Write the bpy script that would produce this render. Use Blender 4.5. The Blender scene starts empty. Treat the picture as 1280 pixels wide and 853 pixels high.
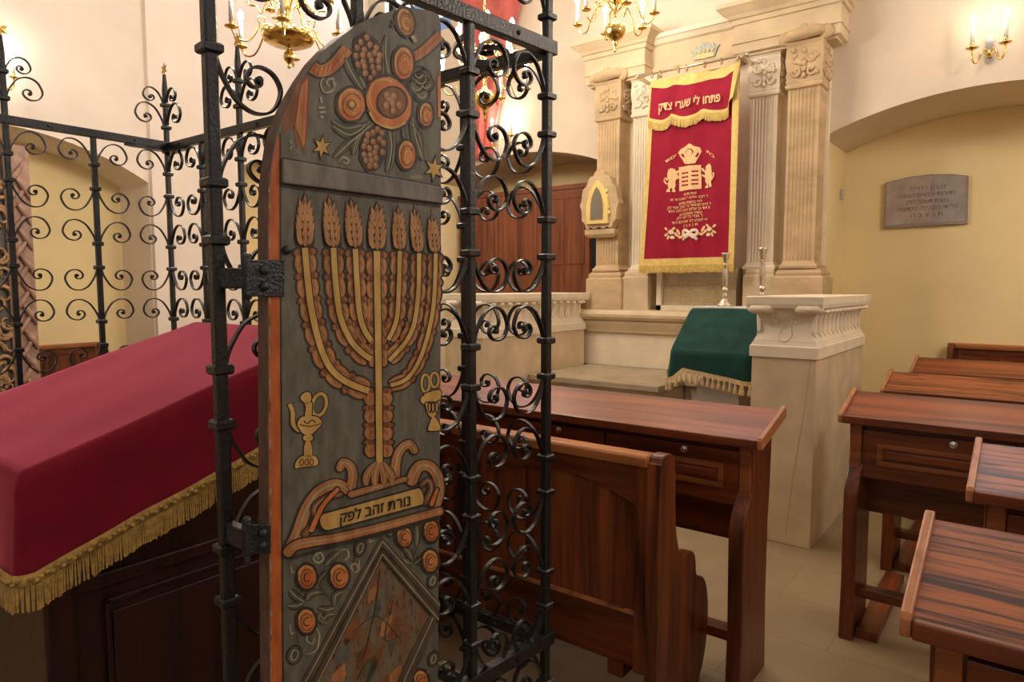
import bpy, math, random
from mathutils import Vector, Matrix
random.seed(7)
SC = bpy.context.scene
COL = SC.collection
PI = math.pi

# ------------------------------------------------------------------ camera model (24 mm lens, eye at 1.5 m)
FPX = 853.333; YAW = math.radians(37.54); PITCH = math.radians(4.537); EYE = 1.5
Fw = Vector((-math.sin(YAW)*math.cos(PITCH), math.cos(YAW)*math.cos(PITCH), -math.sin(PITCH)))
Rt = Vector((math.cos(YAW), math.sin(YAW), 0.0))
Up = Rt.cross(Fw)
EYEP = Vector((0, 0, EYE))
def ray(px, py): return Fw + Rt*((px-640)/FPX) - Up*((py-426.5)/FPX)
def at(px, py, X=None, Y=None, Z=None, D=None):
    d = ray(px, py)
    t = X/d.x if X is not None else Y/d.y if Y is not None else (Z-EYE)/d.z if Z is not None else D
    return EYEP + d*t

cam = bpy.data.cameras.new('camera'); cam.lens = 24; cam.sensor_width = 36; cam.clip_start = .02
co = bpy.data.objects.new('camera', cam); COL.objects.link(co)
co.location = EYEP
co.rotation_euler = (math.radians(90)-PITCH, 0, YAW)
SC.camera = co

# ------------------------------------------------------------------ mesh builder
class MB:
    def __init__(s): s.v = []; s.f = []; s.m = []; s.s = []
    def add(s, vs, fs, mi=0, sm=False):
        b = len(s.v); s.v += [tuple(v) for v in vs]
        for f in fs: s.f.append(tuple(i+b for i in f)); s.m.append(mi); s.s.append(sm)
    def box(s, x0, x1, y0, y1, z0, z1, mi=0):
        v = [(x, y, z) for z in (z0, z1) for y in (y0, y1) for x in (x0, x1)]
        s.add(v, [(0,2,3,1),(4,5,7,6),(0,1,5,4),(2,6,7,3),(0,4,6,2),(1,3,7,5)], mi)
    def prism(s, pts, fn, d0, d1, mi=0, sm=False):
        n = len(pts)
        v = [fn(a, b, d0) for a, b in pts] + [fn(a, b, d1) for a, b in pts]
        f = [tuple(range(n-1, -1, -1)), tuple(range(n, 2*n))]
        s.add(v, f, mi)
        b = len(s.v) - 2*n
        for i in range(n):
            j = (i+1) % n
            s.f.append((b+i, b+j, b+n+j, b+n+i)); s.m.append(mi); s.s.append(sm)
    def px(s, pts, x0, x1, mi=0, sm=False): s.prism(pts, lambda a, b, d: (d, a, b), x0, x1, mi, sm)   # pts (y,z)
    def py(s, pts, y0, y1, mi=0, sm=False): s.prism(pts, lambda a, b, d: (a, d, b), y0, y1, mi, sm)   # pts (x,z)
    def pz(s, pts, z0, z1, mi=0, sm=False): s.prism(pts, lambda a, b, d: (a, b, d), z0, z1, mi, sm)   # pts (x,y)
    def lathe(s, prof, c, n=16, mi=0):
        v = []; f = []
        for r, z in prof:
            for k in range(n):
                a = 2*PI*k/n; v.append((c[0]+r*math.cos(a), c[1]+r*math.sin(a), c[2]+z))
        for i in range(len(prof)-1):
            for k in range(n):
                l = (k+1) % n; f.append((i*n+k, i*n+l, (i+1)*n+l, (i+1)*n+k))
        f.append(tuple(range(n-1, -1, -1))); f.append(tuple((len(prof)-1)*n+k for k in range(n)))
        s.add(v, f, mi, True)
    def tube(s, path, r, n=8, mi=0):
        path = [Vector(p) for p in path]; v = []; f = []; m = len(path)
        rr = r if isinstance(r, (list, tuple)) else [r]*m
        up = Vector((0.13, 0.21, 0.97))
        for i, p in enumerate(path):
            t = (path[min(i+1, m-1)] - path[max(i-1, 0)]).normalized()
            a = t.cross(up)
            if a.length < .05: a = t.cross(Vector((1, 0, 0)))
            a.normalize(); b = t.cross(a)
            for k in range(n):
                q = 2*PI*k/n; v.append(p + (a*math.cos(q) + b*math.sin(q))*rr[i])
        for i in range(m-1):
            for k in range(n):
                l = (k+1) % n; f.append((i*n+k, i*n+l, (i+1)*n+l, (i+1)*n+k))
        f.append(tuple(range(n-1, -1, -1))); f.append(tuple((m-1)*n+k for k in range(n)))
        s.add(v, f, mi, True)
    def ball(s, c, rx, ry=None, rz=None, n=10, mi=0):
        ry = ry or rx; rz = rz or rx
        pr = [(math.sin(PI*i/n) if 0 < i < n else .01, -math.cos(PI*i/n)) for i in range(n+1)]
        b = len(s.v); s.lathe(pr, (0, 0, 0), n+2, mi)
        for i in range(b, len(s.v)):
            x, y, z = s.v[i]; s.v[i] = (c[0]+x*rx, c[1]+y*ry, c[2]+z*rz)
    def sweep(s, prof, path, mi=0, closed=False, sm=False):
        """prof = list of (out, z); path = list of ((x,y),(nx,ny)) outward offset directions"""
        n = len(prof); v = []; f = []
        for (x, y), (nx, ny) in path:
            for o, z in prof: v.append((x+nx*o, y+ny*o, z))
        m = len(path)
        for i in range(m if closed else m-1):
            j = (i+1) % m
            for k in range(n-1): f.append((i*n+k, j*n+k, j*n+k+1, i*n+k+1))
        if not closed:
            f.append(tuple(range(n-1, -1, -1))); f.append(tuple((m-1)*n+k for k in range(n)))
        s.add(v, f, mi, sm)
    def block(s, x0, x1, y0, y1, prof, mi=0):
        """moulded block: prof (out,z) swept round a rectangle, capped"""
        path = [((x0,y0),(-1,-1)),((x1,y0),(1,-1)),((x1,y1),(1,1)),((x0,y1),(-1,1))]
        b = len(s.v); s.sweep(prof, path, mi, True)
        n = len(prof)
        s.f.append((b, b+3*n, b+2*n, b+n)); s.m.append(mi); s.s.append(False)
        s.f.append((b+n-1, b+2*n-1, b+3*n-1, b+4*n-1)); s.m.append(mi); s.s.append(False)
    def build(s, name, mats, parent=None, bevel=0, smooth=None):
        me = bpy.data.meshes.new(name)
        o = bpy.data.objects.new(name, me); COL.objects.link(o)
        org = ORG.get(parent.name, Vector((0, 0, 0))) if parent else Vector((0, 0, 0))
        me.from_pydata([tuple(Vector(v)-org) for v in s.v], [], s.f)
        mats = mats if isinstance(mats, (list, tuple)) else [mats]
        for m in mats: me.materials.append(m)
        me.polygons.foreach_set('material_index', s.m)
        me.polygons.foreach_set('use_smooth', [bool(x) if smooth is None else smooth for x in s.s])
        me.update()
        if parent:
            o.parent = parent
            ORG[o.name] = org
        if bevel:
            b = o.modifiers.new('bevel', 'BEVEL'); b.width = bevel; b.segments = 2; b.limit_method = 'ANGLE'; b.angle_limit = .7
        return o
ORG = {}
def tag(o, label=None, cat=None, group=None, kind=None):
    if label: o['label'] = label
    if cat: o['category'] = cat
    if group: o['group'] = group
    if kind: o['kind'] = kind
    return o
def thing(name, label, cat, loc=(0, 0, 0), group=None):
    o = bpy.data.objects.new(name, None); COL.objects.link(o); o.location = loc; o.empty_display_size = .1
    ORG[o.name] = Vector(loc)
    return tag(o, label, cat, group)
def copy_tree(o, parent=None):
    c = o.copy(); COL.objects.link(c)
    if parent: c.parent = parent
    for ch in list(o.children): copy_tree(ch, c)
    return c
def struct(name, mb, mats, parent=None):
    o = mb.build(name, mats, parent); o['kind'] = 'structure'; return o
def smooth_path(pts, k=6, closed=False):
    out = []; n = len(pts)
    rng = range(n if closed else n-1)
    g = (lambda i: pts[i % n]) if closed else (lambda i: pts[max(0, min(n-1, i))])
    for i in rng:
        p0, p1, p2, p3 = [Vector(g(i+d)) for d in (-1, 0, 1, 2)]
        for j in range(k):
            t = j/k
            out.append(.5*((2*p1) + (p2-p0)*t + (2*p0-5*p1+4*p2-p3)*t*t + (3*p1-p0-3*p2+p3)*t**3))
    if not closed: out.append(Vector(pts[-1]))
    return out

# ------------------------------------------------------------------ materials
def newmat(name):
    m = bpy.data.materials.new(name); m.use_nodes = True
    return m, m.node_tree, m.node_tree.nodes['Principled BSDF']
def mat(name, col, rough=.6, metal=0, var=.12, scale=6, bump=.1, bscale=60, stretch=(1, 1, 1), col2=None, spec=.5, sheen=0, sheentint=None, coat=0, detail=4, contrast=(.3, .7)):
    m, nt, b = newmat(name); N = nt.nodes; L = nt.links
    tc = N.new('ShaderNodeTexCoord'); mp = N.new('ShaderNodeMapping'); mp.inputs['Scale'].default_value = stretch
    L.new(tc.outputs['Object'], mp.inputs['Vector'])
    nz = N.new('ShaderNodeTexNoise'); nz.inputs['Scale'].default_value = scale; nz.inputs['Detail'].default_value = detail
    L.new(mp.outputs['Vector'], nz.inputs['Vector'])
    cr = N.new('ShaderNodeValToRGB')
    if col2 is None:
        c1 = tuple(max(0, c*(1-var)) for c in col); c2 = tuple(min(1, c*(1+var)) for c in col)
    else: c1, c2 = col, col2
    cr.color_ramp.elements[0].color = (*c1, 1); cr.color_ramp.elements[1].color = (*c2, 1)
    cr.color_ramp.elements[0].position, cr.color_ramp.elements[1].position = contrast
    L.new(nz.outputs['Fac'], cr.inputs['Fac']); L.new(cr.outputs['Color'], b.inputs['Base Color'])
    b.inputs['Roughness'].default_value = rough; b.inputs['Metallic'].default_value = metal
    b.inputs['Specular IOR Level'].default_value = spec
    if sheen:
        b.inputs['Sheen Weight'].default_value = sheen; b.inputs['Sheen Roughness'].default_value = .35
        if sheentint: b.inputs['Sheen Tint'].default_value = (*sheentint, 1)
    if coat: b.inputs['Coat Weight'].default_value = coat; b.inputs['Coat Roughness'].default_value = .15
    if bump:
        n2 = N.new('ShaderNodeTexNoise'); n2.inputs['Scale'].default_value = bscale; n2.inputs['Detail'].default_value = 3
        L.new(mp.outputs['Vector'], n2.inputs['Vector'])
        bp = N.new('ShaderNodeBump'); bp.inputs['Strength'].default_value = bump; bp.inputs['Distance'].default_value = .01
        L.new(n2.outputs['Fac'], bp.inputs['Height']); L.new(bp.outputs['Normal'], b.inputs['Normal'])
    return m
def wood(name, axis, dark, light, rough=.34, grain=1.0, coat=.10, lo=.62, hi=1.08):
    """varnished softwood: long streaks along one axis"""
    m, nt, b = newmat(name); N = nt.nodes; L = nt.links
    tc = N.new('ShaderNodeTexCoord'); mp = N.new('ShaderNodeMapping')
    sc = [1, 1, 1]; sc[axis] = .07; mp.inputs['Scale'].default_value = sc
    L.new(tc.outputs['Object'], mp.inputs['Vector'])
    n1 = N.new('ShaderNodeTexNoise'); n1.inputs['Scale'].default_value = 7*grain; n1.inputs['Detail'].default_value = 2
    n2 = N.new('ShaderNodeTexNoise'); n2.inputs['Scale'].default_value = 60*grain; n2.inputs['Detail'].default_value = 5; n2.inputs['Roughness'].default_value = .7
    wv = N.new('ShaderNodeTexNoise'); wv.inputs['Scale'].default_value = 24*grain; wv.inputs['Detail'].default_value = 1; wv.inputs['Distortion'].default_value = .6
    for n in (n1, n2, wv): L.new(mp.outputs['Vector'], n.inputs['Vector'])
    a = N.new('ShaderNodeMath'); a.operation = 'MULTIPLY_ADD'; a.inputs[1].default_value = .45; L.new(n2.outputs['Fac'], a.inputs[0])
    w2 = N.new('ShaderNodeMath'); w2.operation = 'MULTIPLY'; w2.inputs[1].default_value = .75; L.new(wv.outputs['Fac'], w2.inputs[0])
    L.new(w2.outputs[0], a.inputs[2])
    a2 = N.new('ShaderNodeMath'); a2.operation = 'MULTIPLY_ADD'; a2.inputs[1].default_value = .5; L.new(n1.outputs['Fac'], a2.inputs[0]); L.new(a.outputs[0], a2.inputs[2])
    cr = N.new('ShaderNodeValToRGB'); e = cr.color_ramp.elements
    e[0].position = lo*.98; e[0].color = (*dark, 1); e[1].position = min(1, hi*.95); e[1].color = (*light, 1)
    L.new(a2.outputs[0], cr.inputs['Fac']); L.new(cr.outputs['Color'], b.inputs['Base Color'])
    b.inputs['Roughness'].default_value = rough; b.inputs['Specular IOR Level'].default_value = .38; b.inputs['Coat Weight'].default_value = coat; b.inputs['Coat Roughness'].default_value = .22
    bp = N.new('ShaderNodeBump'); bp.inputs['Strength'].default_value = .08; bp.inputs['Distance'].default_value = .004
    L.new(n2.outputs['Fac'], bp.inputs['Height']); L.new(bp.outputs['Normal'], b.inputs['Normal'])
    return m
def paint(name, col, col2=None, wear=(.10, .095, .08), amt=.25, rough=.5):
    """old hand-brushed paint, streaky and a little worn"""
    m, nt, b = newmat(name); N = nt.nodes; L = nt.links
    tc = N.new('ShaderNodeTexCoord')
    n1 = N.new('ShaderNodeTexNoise'); n1.inputs['Scale'].default_value = 38; n1.inputs['Detail'].default_value = 4
    n2 = N.new('ShaderNodeTexNoise'); n2.inputs['Scale'].default_value = 90; n2.inputs['Detail'].default_value = 6; n2.inputs['Roughness'].default_value = .75
    mp = N.new('ShaderNodeMapping'); mp.inputs['Scale'].default_value = (1, 1, .35)
    L.new(tc.outputs['Object'], mp.inputs['Vector'])
    L.new(mp.outputs['Vector'], n1.inputs['Vector']); L.new(mp.outputs['Vector'], n2.inputs['Vector'])
    c2 = col2 or tuple(min(1, c*1.5) for c in col)
    mx = N.new('ShaderNodeMix'); mx.data_type = 'RGBA'; mx.inputs['A'].default_value = (*col, 1); mx.inputs['B'].default_value = (*c2, 1)
    r1 = N.new('ShaderNodeMapRange'); r1.inputs['From Min'].default_value = .35; r1.inputs['From Max'].default_value = .65; L.new(n1.outputs['Fac'], r1.inputs['Value']); L.new(r1.outputs['Result'], mx.inputs['Factor'])
    m2 = N.new('ShaderNodeMix'); m2.data_type = 'RGBA'; m2.inputs['B'].default_value = (*wear, 1); L.new(mx.outputs['Result'], m2.inputs['A'])
    r2 = N.new('ShaderNodeMapRange'); r2.inputs['From Min'].default_value = .52; r2.inputs['From Max'].default_value = .75; r2.inputs['To Max'].default_value = amt*2; L.new(n2.outputs['Fac'], r2.inputs['Value']); L.new(r2.outputs['Result'], m2.inputs['Factor'])
    L.new(m2.outputs['Result'], b.inputs['Base Color']); b.inputs['Roughness'].default_value = rough
    b.inputs['Specular IOR Level'].default_value = .3
    bp = N.new('ShaderNodeBump'); bp.inputs['Strength'].default_value = .15; bp.inputs['Distance'].default_value = .003
    L.new(n1.outputs['Fac'], bp.inputs['Height']); L.new(bp.outputs['Normal'], b.inputs['Normal'])
    return m
def glow(name, col, strength):
    m, nt, b = newmat(name); b.inputs['Base Color'].default_value = (*col, 1)
    b.inputs['Emission Color'].default_value = (*col, 1); b.inputs['Emission Strength'].default_value = strength; return m
def tiles():
    m, nt, b = newmat('stone_floor'); N = nt.nodes; L = nt.links
    tc = N.new('ShaderNodeTexCoord'); br = N.new('ShaderNodeTexBrick')
    br.inputs['Scale'].default_value = 1; br.inputs['Brick Width'].default_value = .62; br.inputs['Row Height'].default_value = .42
    br.inputs['Mortar Size'].default_value = .003; br.inputs['Color1'].default_value = (.33, .25, .148, 1); br.inputs['Color2'].default_value = (.295, .222, .132, 1); br.inputs['Mortar'].default_value = (.24, .185, .115, 1)
    L.new(tc.outputs['Object'], br.inputs['Vector'])
    nz = N.new('ShaderNodeTexNoise'); nz.inputs['Scale'].default_value = 5; nz.inputs['Detail'].default_value = 6; L.new(tc.outputs['Object'], nz.inputs['Vector'])
    mx = N.new('ShaderNodeMix'); mx.data_type = 'RGBA'; mx.blend_type = 'MULTIPLY'; mx.inputs['Factor'].default_value = .45
    L.new(br.outputs['Color'], mx.inputs['A']); L.new(nz.outputs['Color'], mx.inputs['B'])
    hs = N.new('ShaderNodeHueSaturation'); hs.inputs['Value'].default_value = 1.15; L.new(mx.outputs['Result'], hs.inputs['Color'])
    cr = N.new('ShaderNodeValToRGB'); cr.color_ramp.elements[0].color = (.72, .7, .66, 1); cr.color_ramp.elements[1].color = (1.1, 1.06, 1, 1); L.new(nz.outputs['Fac'], cr.inputs['Fac'])
    L.new(br.outputs['Color'], mx.inputs['A']); L.new(cr.outputs['Color'], mx.inputs['B']); mx.inputs['Factor'].default_value = .9
    L.new(mx.outputs['Result'], b.inputs['Base Color']); b.inputs['Roughness'].default_value = .42
    return m
M = dict(
    plaster=mat('cream_plaster', (.73, .62, .495), .9, var=.06, scale=2.2, bump=.12, bscale=9),
    plaster2=mat('pale_plaster', (.84, .75, .66), .9, var=.05, scale=2, bump=.1, bscale=9),
    yellow=mat('yellow_wall_paint', (.88, .73, .40), .85, var=.06, scale=1.6, bump=.06, bscale=14),
    ceil=mat('white_ceiling_plaster', (.85, .80, .72), .9, var=.03),
    floor=tiles(),
    sand=mat('tan_sandstone', (.56, .405, .235), .8, var=.18, scale=4, bump=.12, bscale=30, stretch=(1, 1, 2.2)),
    sand2=mat('buff_sandstone', (.65, .515, .335), .8, var=.12, scale=5, bump=.1, bscale=30),
    pale=mat('pale_limestone', (.80, .70, .54), .75, var=.08, scale=5, bump=.1, bscale=40),
    step=mat('grey_tan_stone', (.40, .32, .22), .7, var=.15, scale=6),
    inscr=mat('inscription_stone', (.47, .385, .25), .7, var=.1, scale=8),
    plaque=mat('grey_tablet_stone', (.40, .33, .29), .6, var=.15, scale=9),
    plaque2=mat('dark_tablet_stone', (.31, .265, .25), .6, var=.15, scale=9),
    letter_d=mat('grey_lettering', (.20, .17, .15), .6),
    letter_g=mat('gilt_lettering', (.72, .55, .22), .45),
    iron=mat('black_wrought_iron', (.0085, .0100, .0110), .30, metal=0, var=.3, scale=30, bump=.25, bscale=120, spec=.5),
    hinge=mat('blackened_hinge_iron', (.018, .024, .030), .33, metal=.3, var=.4, scale=40, bump=.4, bscale=160, spec=.6),
    gilt=mat('gilt_star', (.85, .56, .17), .35, metal=.6, var=.1),
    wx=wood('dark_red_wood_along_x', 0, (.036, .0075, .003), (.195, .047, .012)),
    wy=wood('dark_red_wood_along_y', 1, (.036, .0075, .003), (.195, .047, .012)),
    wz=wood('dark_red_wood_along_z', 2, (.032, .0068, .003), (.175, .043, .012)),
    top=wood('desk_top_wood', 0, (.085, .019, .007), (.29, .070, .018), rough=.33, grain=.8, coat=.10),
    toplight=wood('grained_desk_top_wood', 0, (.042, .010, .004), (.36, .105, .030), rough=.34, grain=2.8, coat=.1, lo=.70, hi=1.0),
    batten=wood('worn_edge_wood', 1, (.26, .085, .03), (.52, .22, .09), rough=.35),
    rail=wood('worn_rail_wood', 0, (.24, .072, .02), (.48, .185, .062), rough=.35),
    panelw=wood('panel_wood_along_z', 2, (.028, .006, .003), (.25, .068, .020), grain=.9, lo=.66, hi=1.02),
    lipw=wood('orange_drawer_wood', 0, (.12, .034, .010), (.30, .098, .033)),
    lipdark=wood('dark_lip_wood', 0, (.075, .018, .008), (.22, .06, .022), rough=.3),
    panelw2=wood('light_panel_wood', 2, (.06, .014, .006), (.25, .072, .024), grain=.8),
    cabw=wood('cabinet_wood', 2, (.13, .037, .016), (.27, .085, .035), rough=.4, coat=.1),
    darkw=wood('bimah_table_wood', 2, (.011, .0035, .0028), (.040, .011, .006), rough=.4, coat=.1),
    velvet=mat('crimson_velvet', (.20, .010, .026), .8, var=.14, scale=4, bump=.15, bscale=260, spec=.1, sheen=1.0, sheentint=(1.0, .24, .36)),
    curtain=mat('crimson_curtain_velvet', (.32, .009, .034), .7, var=.12, scale=6, bump=.1, bscale=200, spec=.2, sheen=.4, sheentint=(1, .35, .45)),
    green=mat('bottle_green_velvet', (.006, .044, .036), .75, var=.25, scale=9, bump=.12, bscale=220, spec=.2, sheen=.55, sheentint=(.25, .62, .50)),
    goldf=mat('old_gold_fringe', (.47, .30, .075), .6, var=.3, scale=60, bump=.4, bscale=200, sheen=.2),
    goldf2=mat('yellow_gold_fringe', (.58, .40, .10), .55, var=.25, scale=60, bump=.3, bscale=200),
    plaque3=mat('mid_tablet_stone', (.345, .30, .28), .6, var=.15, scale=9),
    goldb=mat('yellow_gold_braid', (.74, .54, .16), .5, var=.1, scale=30, bump=.3, bscale=160),
    cream=mat('cream_tassel_thread', (.66, .48, .25), .7, var=.2, scale=60, bump=.3, bscale=200),
    embro=mat('peach_embroidery', (.86, .55, .27), .5, var=.15, scale=80, bump=.3, bscale=260),
    embrow=mat('white_embroidery', (.88, .72, .58), .5, var=.1, scale=80, bump=.3, bscale=260),
    brass=mat('polished_brass', (.78, .53, .17), .18, metal=1, var=.08, bump=0),
    silver=mat('tarnished_silver', (.62, .53, .41), .32, metal=.85, var=.2, scale=40),
    chrome=mat('chrome', (.75, .75, .75), .2, metal=1, bump=0),
    candle=mat('white_candle_tube', (.88, .84, .76), .4, var=.02, bump=0),
    white=mat('white_painted_wood', (.74, .71, .66), .5, var=.05),
    black=mat('black_cloth', (.01, .01, .012), .9),
    redcloth=mat('red_hanging_cloth', (.56, .13, .11), .85, var=.15, sheen=.3),
    carve=mat('reddish_brown_carving', (.36, .22, .165), .55, var=.35, scale=14, bump=.4, bscale=40),
    carve2=mat('gilt_brown_carving', (.36, .21, .10), .5, var=.4, scale=18, bump=.4, bscale=40),
    grey=mat('grey_backboard', (.12, .11, .11), .7),
    bulb=glow('lit_bulb', (1.0, .84, .60), 22),
    steel=mat('brushed_switch_plate', (.55, .5, .42), .35, metal=.6),
    glassd=mat('dark_window_pane', (.20, .17, .13), .25),
    goldframe=mat('gilded_frame', (.86, .66, .24), .4, metal=.35, var=.1),
    bluecrown=mat('blue_grey_crown_paint', (.42, .46, .42), .6, var=.25, scale=30),
)
# paints of the old door
PT = dict(
    grey=paint('grey_green_door_paint', (.098, .098, .080), (.155, .152, .122), amt=.15),
    band=paint('grey_band_paint', (.125, .118, .105), (.20, .185, .165), amt=.15),
    edge=paint('worn_brown_edge_paint', (.10, .055, .043), (.16, .105, .09), wear=(.30, .23, .18), amt=.15),
    orange=paint('orange_border_paint', (.36, .088, .022), (.50, .145, .042), wear=(.2, .08, .04), amt=.12),
    dark=paint('dark_outline_paint', (.030, .025, .021), (.055, .045, .035), amt=.05),
    brown=paint('ochre_brown_paint', (.30, .125, .043), (.46, .22, .083), amt=.25),
    brown3=paint('light_ochre_brown_paint', (.40, .195, .068), (.55, .30, .12), amt=.2),
    brown2=paint('red_brown_paint', (.155, .060, .028), (.24, .10, .045), amt=.15),
    yellow=paint('ochre_yellow_paint', (.46, .285, .075), (.60, .40, .14), amt=.12),
    fruit=paint('orange_fruit_paint', (.46, .125, .032), (.58, .23, .075), amt=.2),
    green=paint('olive_green_paint', (.060, .072, .044), (.115, .125, .075), amt=.15),
    pale=paint('pale_highlight_paint', (.30, .27, .17), (.40, .36, .25), amt=.2),
    frame=paint('dark_brown_frame_paint', (.065, .048, .034), (.11, .085, .06), wear=(.25, .21, .14), amt=.12),
    marble1=paint('marbled_paint', (.19, .098, .05), (.155, .15, .105), wear=(.07, .028, .02), amt=.9),
)
# ------------------------------------------------------------------ room shell
def arch_pts(u0, u1, zs, zc, n=20):
    c = (u0+u1)/2; h = (u1-u0)/2; r = zc-zs; R = (h*h+r*r)/(2*r)
    return [(u0+(u1-u0)*i/n, zc-R+math.sqrt(max(0, R*R-(u0+(u1-u0)*i/n-c)**2))) for i in range(n+1)]
def niche_wall(name, fn, u0, u1, z1, holes, depth, mats):
    """wall with segmental arched recesses; fn(u, d, z): d = depth behind the front plane. mats: front, recess"""
    b = MB(); cur = u0
    def quad(p, mi): b.add([fn(*q) for q in p], [tuple(range(len(p)))], mi)
    for (a, c, zs, zc) in holes:
        if a > cur: quad([(cur,0,0),(a,0,0),(a,0,z1),(cur,0,z1)], 0)
        P = arch_pts(a, c, zs, zc)
        for i in range(len(P)-1):
            quad([(P[i][0],0,P[i][1]),(P[i+1][0],0,P[i+1][1]),(P[i+1][0],0,z1),(P[i][0],0,z1)], 0)
            quad([(P[i][0],0,P[i][1]),(P[i][0],depth,P[i][1]),(P[i+1][0],depth,P[i+1][1]),(P[i+1][0],0,P[i+1][1])], 0)
            quad([(P[i][0],depth,0),(P[i+1][0],depth,0),(P[i+1][0],depth,P[i+1][1]),(P[i][0],depth,P[i][1])], 1)
        for u, z in (P[0], P[-1]): quad([(u,0,0),(u,depth,0),(u,depth,z),(u,0,z)], 1 if name != 'wall_north' else 0)
        cur = c
    quad([(cur,0,0),(u1,0,0),(u1,0,z1),(cur,0,z1)], 0)
    # back of the wall, so it is a solid slab
    quad([(u0,depth+.1,0),(u1,depth+.1,0),(u1,depth+.1,z1),(u0,depth+.1,z1)], 0)
    return struct(name, b, mats)
YW = 5.95; XN = -6.85; XS = 2.6; YB = -4.6; ZC = 6.0; ZE = 4.28
niche_wall('wall_east', lambda u, d, z: (u, YW+d, z), XN-.8, XS+.3, ZE, [(-5.58, -3.37, 2.70, 2.925), (-1.43, .78, 2.70, 2.925)], .85, [M['plaster'], M['yellow']])
niche_wall('wall_north', lambda u, d, z: (XN-d, u, z), YB-.3, YW, ZC, [(-2.9, -.2, 2.5, 2.85), (.66, 3.16, 2.50, 2.845), (4.15, 5.75, 2.80, 2.98)], .62, [M['plaster2'], M['yellow']])
b = MB(); b.box(XN-.02, XN+.06, 3.17, 4.13, 0, ZC); struct('trim_1', b, M['plaster2'])
b = MB(); b.box(XN-.9, XS+.5, YB-.4, YW+1.0, -.1, 0); struct('floor', b, M['floor'])
b = MB(); b.box(XN-.9, XS+.5, YB-.4, YW+1.0, ZC, ZC+.15); struct('ceiling', b, M['ceil'])
# south and west walls with tall round-headed windows (behind the viewer)
def window_wall(name, fn, u0, u1, wins, parent=None, zb=0):
    b = MB(); cur = u0
    def q(a, c, z0, z1): b.add([fn(a,0,z0), fn(c,0,z0), fn(c,0,z1), fn(a,0,z1), fn(a,.3,z0), fn(c,.3,z0), fn(c,.3,z1), fn(a,.3,z1)], [(0,1,2,3),(7,6,5,4),(0,4,5,1),(3,2,6,7),(0,3,7,4),(1,5,6,2)])
    for a, c, z0, z1 in wins:
        q(cur, a, zb, ZC); q(a, c, zb, z0); q(a, c, z1, ZC); cur = c
    q(cur, u1, zb, ZC)
    if parent: b.build(name, M['plaster'], parent)
    else: struct(name, b, M['plaster'])
wS = [(-2.6, -1.5, 2.3, 4.9), (.3, 1.4, 2.3, 4.9), (3.4, 4.5, 2.3, 4.9)]
wW = [(-5.4, -4.3, 2.3, 4.9), (-2.9, -1.8, 2.3, 4.9), (-.4, .7, 2.3, 4.9)]
fS = lambda u, d, z: (XS+d, u, z)
fW = lambda u, d, z: (u, YB-d, z)
window_wall('wall_south', fS, YB-.3, YW+.5, wS); window_wall('wall_west', fW, XN-.8, XS+.3, wW)
wE = [(-6.55, -5.45, 4.45, 5.7), (-2.95, -1.85, 4.55, 5.7), (-.9, .3, 4.45, 5.7)]
fE = lambda u, d, z: (u, YW+d, z)
window_wall('upper_wall', fE, XN-.8, XS+.3, wE, bpy.data.objects['wall_east'], ZE)
glassm, nt_, bb = newmat('window_glass'); bb.inputs['Transmission Weight'].default_value = 1; bb.inputs['Roughness'].default_value = .02; bb.inputs['IOR'].default_value = 1.02
k = 0
for fn, ws in ((fS, wS), (fW, wW), (fE, wE)):
    for a, c, z0, z1 in ws:
        k += 1; b = MB()
        def bar(u0, u1, y0, y1):
            p = [fn(u, d, z) for z in (y0, y1) for d in (.12, .18) for u in (u0, u1)]
            b.add(p, [(0,2,3,1),(4,5,7,6),(0,1,5,4),(2,6,7,3),(0,4,6,2),(1,3,7,5)])
        for u in (a, c-.05, (a+c)/2-.02): bar(u, u+.05, z0, z1)
        for i in range(6): zz = z0+(z1-z0-.05)*i/5; bar(a, c, zz, zz+.04)
        struct('window_%d' % k, b, M['white'])

# ------------------------------------------------------------------ platform and parapets before the ark
b = MB()
ZP = .765
b.box(-3.385, -2.2, 4.66, 5.6, 0, ZP-.05); b.box(-3.385, -2.19, 4.63, 5.62, ZP-.05, ZP)
b.box(-2.2, -1.33, 5.12, 5.6, 0, ZP-.05); b.box(-2.19, -1.33, 5.09, 5.62, ZP-.05, ZP)
for i in range(3): b.box(-3.385, -2.2, 4.66-.3*(3-i), 4.66-.3*(2-i), 0, .19*(i+1))
tag(b.build('stone_platform', M['step'], bevel=.008), 'worn tan stone steps and landing in front of the ark, between two parapets', 'platform')

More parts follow.
